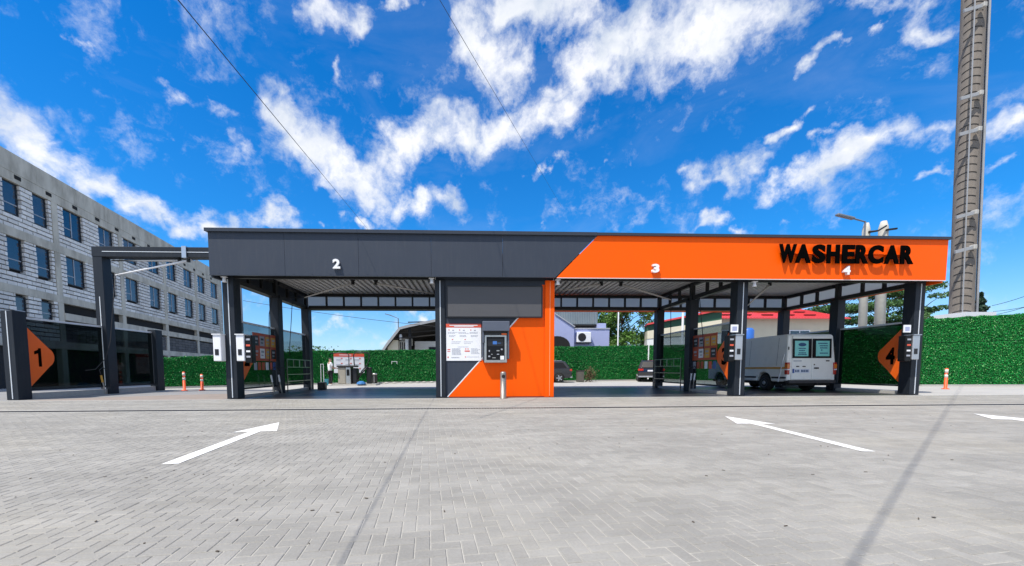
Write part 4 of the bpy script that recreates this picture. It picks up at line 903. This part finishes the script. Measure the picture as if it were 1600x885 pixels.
# ------------------------------------------------------------------ unfinished block building at the left
ub = thing('unfinished_building', 'long unfinished building of pale blocks and raw concrete frame at the left', 'building', (-25.87,22.5,0), R(12.5))
def unfinished():
    S0, S1 = -6.0, 29.5
    K = dict(parent=ub, local=True)
    MB().box(-12, -.30, S0, S1, -.05, 13.2).build('core_wall', 'mortar_dark', **K)
    MB().box(-12.1, -.02, S1, S1+.3, -.05, 12.3).build('end_wall', 'raw_concrete', **K)
    pn = S0
    while pn < S1: MB().box(-.3, .035, pn+.006, min(pn+2.9, S1)-.006, 12.28, 13.38).build('parapet_panel', 'raw_concrete', **K); pn += 2.9
    MB().box(-12, -.31, S0, S1, 13.2, 13.3).build('roof', 'raw_concrete', **K)
    for z0, z1, n in ((11.74,12.27,.02),(8.62,9.12,.03),(5.42,5.86,.03),(2.40,2.88,.03)):
        MB().box(-.3, n, S0, S1, z0, z1).build('floor_beam', 'raw_concrete', **K)
    MB().box(-.28, .06, 4.1, S1, 4.32, 4.78).build('sill_beam', 'raw_concrete', **K)
    s = -2.35; 
    for k in range(6):
        c0 = -2.35+6.25*k
        for z0, z1 in ((9.12,11.74),(5.86,8.62),(2.88,5.42),(-.05,2.40)):
            MB().box(-.29, .012, c0-.22, c0+.22, z0+.001, z1-.001).build('column', 'raw_concrete', **K)
    # sockets under the parapet
    for k in range(13):
        sc_ = 1.2+k*2.1; MB().box(.02, .035, sc_, sc_+.42, 11.98, 12.2).build('socket', 'interior_dark', **K)
    win = [(-4.7,-3.6),(-1.6,-.5),(.48,1.52),(2.36,3.44),(4.6,6.28),(7.82,9.45),(10.6,12.3),(13.88,15.6),(16.9,18.6),(20.1,21.9),(23.2,24.95),(26.5,28.45)]
    wmesh = {}
    def window(s0, s1, z0, z1, n=-.16):
        f = MB().box(n-.05, n+.03, s0, s0+.06, z0, z1).box(n-.05, n+.03, s1-.06, s1, z0, z1).box(n-.05, n+.03, s0+.06, s1-.06, z0, z0+.06).box(n-.05, n+.03, s0+.06, s1-.06, z1-.06, z1).build('window', 'window_frame_dark', **K)
        MB().box(n-.03, n-.01, s0+.06, s1-.06, z0+.06, z1-.06).build('pane', random.choice(('window_glass','window_glass','window_glass_pale')), f, local=True)
        mm = MB(); cm = (s0+s1)/2
        if s1-s0 > 1.4: mm.box(n-.02, n+.02, cm-.03, cm+.03, z0+.06, z1-.06); mm.box(n-.02, n+.015, s0+.06, cm-.03, z0+.55, z0+.60)
        else: mm.box(n-.02, n+.015, s0+.06, s1-.06, z0+.55, z0+.60)
        mm.build('mullion', 'mullion_grey', f, local=True)
    holes = []
    for a, b_ in win:
        window(a, b_, 9.93, 11.73); holes.append((a, b_, 9.93, 11.73)); window(a, b_, 6.78, 8.61); holes.append((a, b_, 6.78, 8.61))
    for a, b_ in ((-1.6,-.5),(.75,1.55),(2.45,3.35)): window(a, b_, 3.9 if a<2 else 4.0, 5.3); holes.append((a, b_, 3.9 if a<2 else 4.0, 5.3))
    blocks = []
    H = .262; Lb = .62
    for z0, z1 in ((9.12,11.74),(5.86,8.62),(2.88,5.42)):
        for k in range(-1, 6):
            c0 = max(S0, -2.35+6.25*(k-0)-6.25+.23+6.25); c1 = min(S1, -2.35+6.25*(k+1)-.23)
            c0 = max(S0, -2.35+6.25*k+.23)
            if z0 < 3 and c0 > 3: continue
            z = z0+.01; row = 0
            while z < z1-.1:
                h = min(H-.066, z1-z-.01)
                s = c0-(row % 2)*Lb/2-random.uniform(0,.06)
                while s < c1:
                    a, b_ = max(s, c0)+.02, min(s+Lb, c1)-.02; s += Lb
                    segs = [(a, b_)]
                    for ha, hb, hz0, hz1 in holes:
                        if z+h > hz0+.03 and z < hz1-.03:
                            ns_ = []
                            for p, q in segs:
                                if q <= ha or p >= hb: ns_.append((p, q)); continue
                                if p < ha: ns_.append((p, ha-.008))
                                if q > hb: ns_.append((hb+.008, q))
                            segs = ns_
                    for p, q in segs:
                        if q-p > .06: blocks.append((p, q, z, z+h))
                z += H; row += 1
    vis = sorted([b_ for b_ in blocks if b_[0] > .25], key=lambda b_: b_[0]-(b_[3]-b_[2])*3-(b_[1]-b_[0])*2)
    near = set(vis[:300]); far = MB(); unit = MB().box(-.5,.5,-.5,.5,-.5,.5).mesh('block', 'aerated_block')
    for p, q, z, zt in vis[:300]:
        o = link(unit, 'block', ub, (-.15+random.uniform(-.012,.012), (p+q)/2, (z+zt)/2)); o.scale = (.28, q-p, zt-z)
    for b_ in blocks:
        if b_ in near: continue
        j = random.uniform(-.012,.012); far.box(-.29+j, -.01+j, b_[0], b_[1], b_[2], b_[3])
    far.build('block', 'aerated_block', ub, local=True, kind='stuff')
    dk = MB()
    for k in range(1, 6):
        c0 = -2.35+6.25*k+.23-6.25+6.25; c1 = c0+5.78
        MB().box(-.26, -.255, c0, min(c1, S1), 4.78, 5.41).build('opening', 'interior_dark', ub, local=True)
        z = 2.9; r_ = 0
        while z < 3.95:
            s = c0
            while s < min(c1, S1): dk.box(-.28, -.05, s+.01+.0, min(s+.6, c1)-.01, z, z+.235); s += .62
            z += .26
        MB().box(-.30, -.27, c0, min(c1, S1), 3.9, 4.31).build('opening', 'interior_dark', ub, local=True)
    dk.build('shaded_block', 'shaded_block', ub, local=True, kind='stuff')
unfinished()

# ------------------------------------------------------------------ buildings beyond the fence
hl = thing('market_hall', 'dark open-sided hall with pale curved roof edge behind the left lane', 'hall', (-5,38,0))
def hallb():
    Q = [at(602,549,38), at(608,537,38), at(625,512,38), at(640,508,38), at(683,499,38)]
    prof = [(-8.75,2.9),(-8.3,3.55),(-7.05,5.1),(-6.2,5.32),(-3.6,5.86),(.5,6.4),(6,6.6)]
    v = []; n = len(prof)
    for y in (37.6, 52):
        v += [(x, y, z) for x, z in prof]+[(x+.12, y, z-.22) for x, z in prof]
    m = MB(); m.add(v, [(i, i+1, 2*n+i+1, 2*n+i) for i in range(n-1)]); m.add(v, [(i, i+1, n+i+1, n+i) for i in range(n-1)]); m.build('roof', 'hall_roof', hl)
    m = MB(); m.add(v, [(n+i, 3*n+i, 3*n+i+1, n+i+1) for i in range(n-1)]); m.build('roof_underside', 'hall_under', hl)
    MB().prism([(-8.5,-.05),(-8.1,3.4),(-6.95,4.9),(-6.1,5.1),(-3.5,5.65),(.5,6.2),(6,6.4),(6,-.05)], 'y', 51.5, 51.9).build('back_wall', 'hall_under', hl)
    MB().box(-8.3,-7.3,38.2,39.5,-.05,3.9).build('corner_wall', 'cream_render', hl)
    MB().box(-7.3,-6.6,38.6,38.8,-.05,3.8).box(-7.29,-6.0,38.9,39.1,3.4,4.1).build('side_wall', 'hall_wall', hl)
    for x in (-7.15,-6.95,-6.75): MB().box(x,x+.07,38.5,38.59,2.4,3.7).build('slat', 'hall_under', hl)
    MB().box(-6.25,-6.0,38.2,38.5,-.05,5.2).build('post', 'black_steel', hl)
    MB().box(-6.6,-6.3,38.4,38.6,-.05,4.0).build('door_jamb', 'hall_white', hl)
    MB().box(-6,6,40.6,40.8,-.05,3.95).build('inner_wall', 'hall_white', hl)
    w = MB().box(-4.55,-3.0,40.55,40.599,2.55,3.35).build('window', 'window_frame_dark', hl); MB().box(-4.4,-3.1,40.53,40.549,2.7,3.2).build('pane', 'window_glass', w)
    for k in range(4): MB().bar((-7.8+k*.5,38+k*.1,4.0+k*.55),(5,38+k*.1,5.2+k*.25), .1).build('rafter', 'hall_under', hl)
    MB().lathe([(.12,-.3),(.16,0),(.1,.2)], (-7.0,38.1,4.25), 'z', 10).build('bell_lamp', 'hall_white', hl)
hallb()
lh = thing('lilac_house', 'pale lilac house with arched entrance, grey clad upper storey and an air conditioner', 'house', (9,33,0))
MB().box(5.5,9.0,33.6,37,-.05,4.75).prism([(5.5,4.75),(9.0,4.75),(7.4,5.85),(7.2,5.85)], 'y', 33.6, 37).build('porch_block', 'lilac_render', lh)
MB().prism([(7.25,5.82),(7.25,5.94),(9.1,4.74),(9.0,4.68)], 'y', 33.5, 37.1).build('roof_edge', 'sign_grey', lh)
MB().prism([(7.5+1.15*math.cos(math.pi*i/12), 3.05+.85*math.sin(math.pi*i/12)) for i in range(13)]+[(6.35,-.05),(8.65,-.05)], 'y', 33.57, 33.599).build('arched_doorway', 'interior_dark', lh)
MB().box(9.0,12.3,34.0,37,-.05,4.55).build('side_wing', 'lilac_render', lh)
MB().box(9.0,12.35,33.95,37.05,4.55,4.65).build('roof_edge', 'sign_grey', lh)
MB().box(11.5,12.2,34.6,36,4.66,5.15).build('chimney', 'lilac_render', lh)
cl = MB(); x = 5.0
MB().box(5.0,11.6,35.2,40,5.1,6.9).build('upper_storey', 'grey_cladding', lh)
while x < 11.55: cl.box(x, x+.045, 35.15, 35.2, 5.15, 6.9); x += .16
cl.build('cladding_rib', 'grey_cladding', lh, kind='stuff')
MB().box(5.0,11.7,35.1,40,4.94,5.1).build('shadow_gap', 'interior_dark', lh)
MB().box(9.1,11.4,36.2,38,4.66,4.93).build('clerestory', 'cream_render', lh)
ac = thing('air_conditioner', 'white outdoor air conditioner unit on the wall of the lilac house', 'air conditioner', (9.9,33.9,3.35))
MB().box(-.62,.62,-.35,.08,0,.9).build('casing', 'sign_white', ac, local=True, bevel=.04, segs=2); MB().lathe([(.36,-.37),(.36,-.36),(.05,-.355)], (-.2,0,.45), 'y', 20).build('fan_grille', 'black_plastic', ac, local=True)
MB().box(-.7,.7,-.3,.05,-.06,0).build('bracket', 'black_steel', ac, local=True)
rh = thing('red_roof_house', 'cream building with red metal roof and white windows behind the van lane', 'building', (27,36,0))
def rhb():
    # long front wall right part, and a gabled near end at left
    MB().box(23.5,36.0,36.5,44,-.05,5.9).build('wall', 'cream_render', rh)
    m = MB(); m.add([(22.6,35.8,5.85),(36.6,35.8,5.85),(34.9,39.5,7.25),(24.6,39.5,7.25),(22.6,35.8,5.75),(36.6,35.8,5.75)], [(0,1,2,3),(0,4,5,1)]); m.build('roof', 'red_roof', rh)
    sm = MB(); 
    for k in range(46): x = 22.8+k*.3; x2 = 24.6+(x-22.6)*(34.9-24.6)/(36.6-22.6); sm.bar((x,35.8,5.87),(x2,39.5,7.27), .03, .03)
    sm.build('roof_seam', 'red_roof', rh, kind='stuff')
    for k in range(5):
        for j in range(2):
            t_ = .22+.33*j; x = 24.2+k*2.3+j*.3; x2 = 24.6+(x-22.6)*(34.9-24.6)/(36.6-22.6); cx = x+(x2-x)*t_; cy = 35.8+3.7*t_; cz = 5.85+1.4*t_
            MB().box(cx-.55, cx+.55, cy-.1, cy+.1, cz+.03, cz+.13).build('snow_guard', 'dark_red', rh)
    for x0, n in ((24.2,1),(30.1,3)):
        f = MB()
        w = n*1.0
        f.box(x0-.06, x0+w+.06, 36.42, 36.499, 3.1, 4.75); fo = f.build('window', 'sign_white', rh)
        for k in range(n): MB().box(x0+k*1.0+.05, x0+(k+1)*1.0-.05, 36.4, 36.419, 3.2, 4.65).build('pane', 'window_glass', fo)
    MB().box(23.5,30,36.2,36.25,2.2,3.3).build('balustrade', 'sign_white', rh)
    # left wing with green and cream bands
    A, B_ = (17.4,37.5), (23.0,34.6)
    def wing(z0a, z1a, z0b, z1b, m_, name, off=0):
        d = Vector((B_[0]-A[0], B_[1]-A[1], 0)).normalized(); nr = Vector((d.y, -d.x, 0))*off
        v = [(A[0]+nr.x,A[1]+nr.y,z0a),(A[0]+nr.x,A[1]+nr.y,z1a),(B_[0]+nr.x,B_[1]+nr.y,z0b),(B_[0]+nr.x,B_[1]+nr.y,z1b)]
        v += [(x+.6,y+2,z) for x,y,z in v]
        MB().add(v, [(0,2,3,1),(4,5,7,6),(1,3,7,5),(0,1,5,4),(2,6,7,3),(0,4,6,2)]).build(name, m_, rh)
    wing(-.05,3.95,-.05,4.3, 'hall_white', 'wing_wall'); wing(3.96,4.75,4.31,5.5,'cream_render','wing_band',.05); wing(4.76,5.3,5.51,6.3, mat('dark_green_band',(.02,.09,.05),.6).name,'wing_band',.02)
    wing(5.31,5.45,6.31,6.5,'red_roof','wing_roof_edge',.35)
rhb()

# ------------------------------------------------------------------ trees
def tree(name, loc, h, cr, label, m, trunk_h, n=5500, leaf=.13, layered=False, group=None, blobs=26, seed=1):
    r_ = np.random.default_rng(seed); t = thing(name, label, 'tree', loc, 0, group)
    tr = MB(); top = Vector((r_.uniform(-.3,.3), r_.uniform(-.3,.3), h*.85)); tr.tube([(0,0,-.05),(.05,0,trunk_h*.5),tuple(Vector((0,0,trunk_h)).lerp(top,.1)),tuple(top)], [.22*h/8,.17*h/8,.14*h/8,.03], 8)
    cs = []
    for k in range(blobs):
        a = r_.uniform(0, 2*math.pi); rad = cr*math.sqrt(r_.uniform(.02,1)); zf = r_.uniform(0,1)
        if layered: z = trunk_h+(h-trunk_h)*(round(zf*6)/6); rad *= 1-.55*zf
        else: z = trunk_h+(h-trunk_h)*zf; rad *= math.sqrt(max(.1, 1-(2*zf-1)**2*.85))
        c = np.array([rad*math.cos(a), rad*math.sin(a), z]); cs.append(c)
        st = Vector((0,0,max(trunk_h*.8, z-rad*.7))); tr.tube([tuple(st), tuple(st.lerp(Vector(c),.5)+Vector((0,0,.1))), tuple(c)], [.06,.035,.012], 5)
    tr.build('trunk', 'bark', t, local=True, smooth=True)
    P = []
    for c in cs:
        k = n//blobs; q = r_.normal(size=(k,3)); q /= np.linalg.norm(q,axis=1)[:,None]; q *= r_.uniform(.15,1,(k,1))**.45
        sc_ = np.array([1,1,.28 if layered else .75])*cr*r_.uniform(.24,.42); P.append(c+q*sc_)
    P = np.concatenate(P); link(leaves('crown', P, leaf, [m]), 'crown', t, kind='stuff')
tree('broadleaf_tree', (16.3,41,0), 8.6, 3.0, 'broad green tree standing behind the lilac house', 'tree_leaf', 1.8, 11000, .16, blobs=44, seed=3)
tree('broadleaf_tree', (13.4,43,0), 8.8, 2.6, 'second broad green tree, close behind the grey clad storey', 'tree_leaf', 2.5, 7000, .16, blobs=34, seed=5)
tree('layered_tree', (51.5,46,0), 11.8, 5.0, 'dark green layered tree behind the far right pillar', 'pine_leaf', 2.5, 13000, .17, True, None, 60, 9)
tree('layered_tree', (47.0,48,0), 11.6, 5.2, 'layered green tree behind the two concrete poles, right of the red roof', 'pine_leaf', 2.5, 12000, .17, True, None, 60, 11)
tree('layered_tree', (55.5,45.5,0), 11.0, 3.8, 'small layered green tree showing just left of the concrete mast foot', 'pine_leaf', 2.5, 9000, .17, True, None, 46, 13)
cf = thing('conifer', 'small dark pointed conifer beyond the fence right of the concrete tower', 'tree', (62.5,45,0))
P = []
for k in range(5200): z = rng.uniform(2,10.2); r0 = (10.4-z)*.36*(0.75+.25*math.sin(z*7)); a = rng.uniform(0,6.28); rr_ = r0*rng.uniform(.3,1)**.5; P.append((rr_*math.cos(a), rr_*math.sin(a), z))
link(leaves('crown', np.array(P), .2, ['conifer_leaf']), 'crown', cf, kind='stuff'); MB().tube([(0,0,-.05),(0,0,9.6)], [.2,.04], 6).build('trunk', 'bark', cf, local=True)
lb_ = thing('low_bush', 'tip of a yellow-green bush peeking over the fence left of the vacuum machine', 'bush', (-12.3,29.5,0))
P = rng.normal(0,1,(2500,3))*np.array([.8,.4,.45])+np.array([0,0,1.8]); P[:,2] = np.clip(P[:,2], .1, 2.75); link(leaves('foliage', P, .1, ['tree_leaf']), 'foliage', lb_, kind='stuff'); MB().tube([(0,0,-.05),(0,0,2)], .06, 6).build('stem', 'bark', lb_, local=True)

# ------------------------------------------------------------------ concrete tower with antenna cables
tw = thing('concrete_mast', 'tall grey concrete mast with ladder rails and brackets at the right', 'mast', (34.9,26,0))
def tower():
    H = 34; r0, r1 = .60, .56; lean = (-.9, 0)
    X = lambda z: (lean[0]*z/25, lean[1]*z/25)
    Rz = lambda z: r0+(r1-r0)*z/H
    n = 34; pts = []; rs = []
    base = Vector(tw.location)
    MB().tube([(X(z)[0], X(z)[1], z) for z in np.linspace(-.05, H, n)], [Rz(z) for z in np.linspace(0, H, n)], 24, True).build('shaft', 'tower_concrete', tw, local=True, smooth=True)
    z = 4.9; ks = 0
    while z < 27: # climbing bands round the left half
        r = Rz(z)+.012; c = X(z); a0, a1 = R(175), R(262); p = [(c[0]+r*math.cos(a0+(a1-a0)*i/8), c[1]+r*math.sin(a0+(a1-a0)*i/8), z+.10*math.sin(math.pi*i/8)) for i in range(9)]
        MB().tube(p, .022, 5).build('band', 'black_steel', tw, local=True); z += .52
    for z in (9.1, 11.4, 16.8, 19.1, 24.6): # brackets sloping up to the right
        c = X(z); y = -Rz(z)-.25
        MB().bar((c[0]-1.62,y+.1,z-.22),(c[0]-.38,y,z+.1), .1, .22).build('bracket', 'grey_rail', tw, local=True, bevel=.01)
        MB().box(c[0]-.52,c[0]-.28,y-.12,y+.2,z-.05,z+.25).build('antenna_box', 'kerb_concrete', tw, local=True, bevel=.03)
    for dx, r, m_, yy in ((.12,.06,'grey_rail',-.22),(.72,.07,'grey_rail',-.08),(.92,.05,'cable_black',-.0),(1.02,.06,'cable_black',.08),(1.12,.04,'grey_lamp',.1)):
        MB().tube([(X(z)[0]+dx*Rz(z)/1.0, X(z)[1]-Rz(z)*(1 if dx < .5 else .75)+yy, z) for z in np.linspace(3.4, H, 12)], r, 6).build('cable_run', m_, tw, local=True, smooth=True)
    MB().tube([(X(z)[0]-1.05, -.85, z) for z in np.linspace(.0, H, 12)], .035, 6).build('ladder_rail', 'grey_rail', tw, local=True)
    rg = MB()
    for z in np.arange(5, 27, .6): rg.tube([(X(z)[0]-1.05,-.85,z),(X(z)[0]-Rz(z)*.9,-.4,z+.02)], .012, 4)
    rg.build('tie_wire', 'grey_lamp', tw, local=True, kind='stuff')
    MB().box(-1.3,.9,-1.1,.7,4.5,4.8).box(-1.0,.7,-.9,.6,-.06,4.5).build('base_platform', 'light_cladding', tw, local=True)
tower()
# two concrete poles with a street lamp
def cpole(px, topy, w, label, Y=28):
    p = at(px, 430, Y); top = at(px, topy, Y)
    t = thing('concrete_pole', label, 'utility pole', (p.x, Y, 0), 0, 'concrete poles behind the right canopy')
    MB().tube([(0,0,-.05),(top.x-p.x,0,top.z*.96),(top.x-p.x,0,top.z)], [w,w*.85,w*.5], 12).build('pole_shaft', 'pole_concrete', t, local=True, smooth=True)
    MB().bar((-w*1.1,-w,top.z-.75),(w*1.2,-w,top.z-.65), .12).build('crossarm', 'black_steel', t, local=True); return t, top
p1, t1 = cpole(1354, 349, .28, 'left of the two concrete poles, carrying the street lamp arm')
p2, t2 = cpole(1381, 346, .34, 'right and thicker of the two concrete poles beside the concrete mast')
sl = thing('street_lamp', 'street lamp head on an arm at the top of the left concrete pole', 'street lamp', (t1.x-.15, 27.9, t1.z))
a_ = at(1352,347,27.9); b_ = at(1334,342,27.9); c_ = at(1307,335.5,27.9)
MB().tube([(a_.x,27.9,a_.z-1.6),(a_.x,27.9,a_.z),(b_.x,27.9,b_.z)], .06, 8).build('lamp_arm', 'grey_lamp', sl)
MB().bar(b_, c_, .3, .16).build('lamp_head', 'grey_lamp', sl, bevel=.04)
o = MB().tube([tuple(at(1358,362,27.6)), tuple(at(1372,361,27.6)), tuple(at(1385,353,27.6))], .06, 6).build('bracing_cable', 'cable_black', smooth=True); tag(o, 'black cable slung between the tops of the two concrete poles', 'cable')
sl2 = thing('street_lamp', 'thin far street lamp with a bent arm seen above the dark hall', 'street lamp', (-8.5,45,0))
MB().tube([(0,0,-.05),(0,0,6.9),(-1.0,0,7.3)], .06, 6).build('lamp_post', 'grey_lamp', sl2, local=True); MB().bar((-.9,0,7.26),(-1.5,0,7.42), .2, .08).build('lamp_head', 'grey_lamp', sl2, local=True)
sl3 = thing('street_lamp', 'thin far post seen over the left fence from the leftmost tall pillar', 'street lamp', tuple(Vector((at(381,560,30).x,30,0))))
MB().tube([(0,0,-.05),(0,0,7.3),(.5,0,7.7)], .06, 6).build('lamp_post', 'grey_lamp', sl3, local=True)
fp_ = thing('white_pole', 'white flag pole in front of the green tree behind the lane numbered 3', 'pole', (13.1,34,0)); MB().tube([(0,0,-.05),(0,0,6.1)], .06, 8).build('pole_tube', 'sign_white', fp_, local=True)
fp2 = thing('white_pole', 'white post before the green banded wing, between two dark lane pillars', 'pole', (19.0,34,0)); MB().tube([(0,0,-.05),(0,0,7.3)], .1, 8).build('pole_tube', 'sign_white', fp2, local=True)

# ------------------------------------------------------------------ overhead cables
def cable(p, q, sag, r, label, n=24):
    p = Vector(p); q = Vector(q); pts = [p.lerp(q, i/n)-Vector((0,0,sag*4*(i/n)*(1-i/n))) for i in range(n+1)]
    o = MB().tube(pts, r, 6).build('overhead_cable', 'cable_black', smooth=True); tag(o, label, 'cable', 'overhead cables')
c0, c1 = Vector((-2.81,4.03,4.56)), Vector((-5.72,22.6,8.77)); dd = (c1-c0)
cable(c0-dd*.3, c0+dd*3.0, 0.0, .0055, 'black cable slanting down across the sky above the dark canopy')
c0, c1 = at(687,0,14), at(853,282,40); dd = (c1-c0)
cable(c0-dd*.4, c1+dd*.6, 0, .011, 'thin grey cable crossing the clouds above the middle of the canopy')
def gp(px, py): d = ray(px, py); return EYE+d*(-1/d.z)
g0, g1 = gp(1330,885), gp(1480,640); Lh = Vector((1.13,1,-2.7))/2.7
def over(g, h): return g-Vector((Lh.x, Lh.y, 0))*h+Vector((0,0,h))
dg_ = (g1-g0); a0 = g0-dg_*.6; a1 = g1+dg_*2.2  # cable added above the view to drop a shadow line on the paving
cable(over(a0, 2+.82*max(a0.y,1)), over(a1, 2+.82*a1.y), 0, .009, 'unseen cable added high overhead to cast the shadow line across the paving at the right')
for i, (x1, y1, x2, y2) in enumerate(((1550,478,1640,448),(1552,487,1640,470),(1555,492,1640,466))):
    cable(at(x1,y1,50), at(x2,y2,44), .2, .03, ('topmost','lowest','middle')[i]+' of three cables running right from the small conifer')
cable(at(380,470,36), at(700,512,36), 0.2, .02, 'thin cable across the sky seen through the left covered lane')
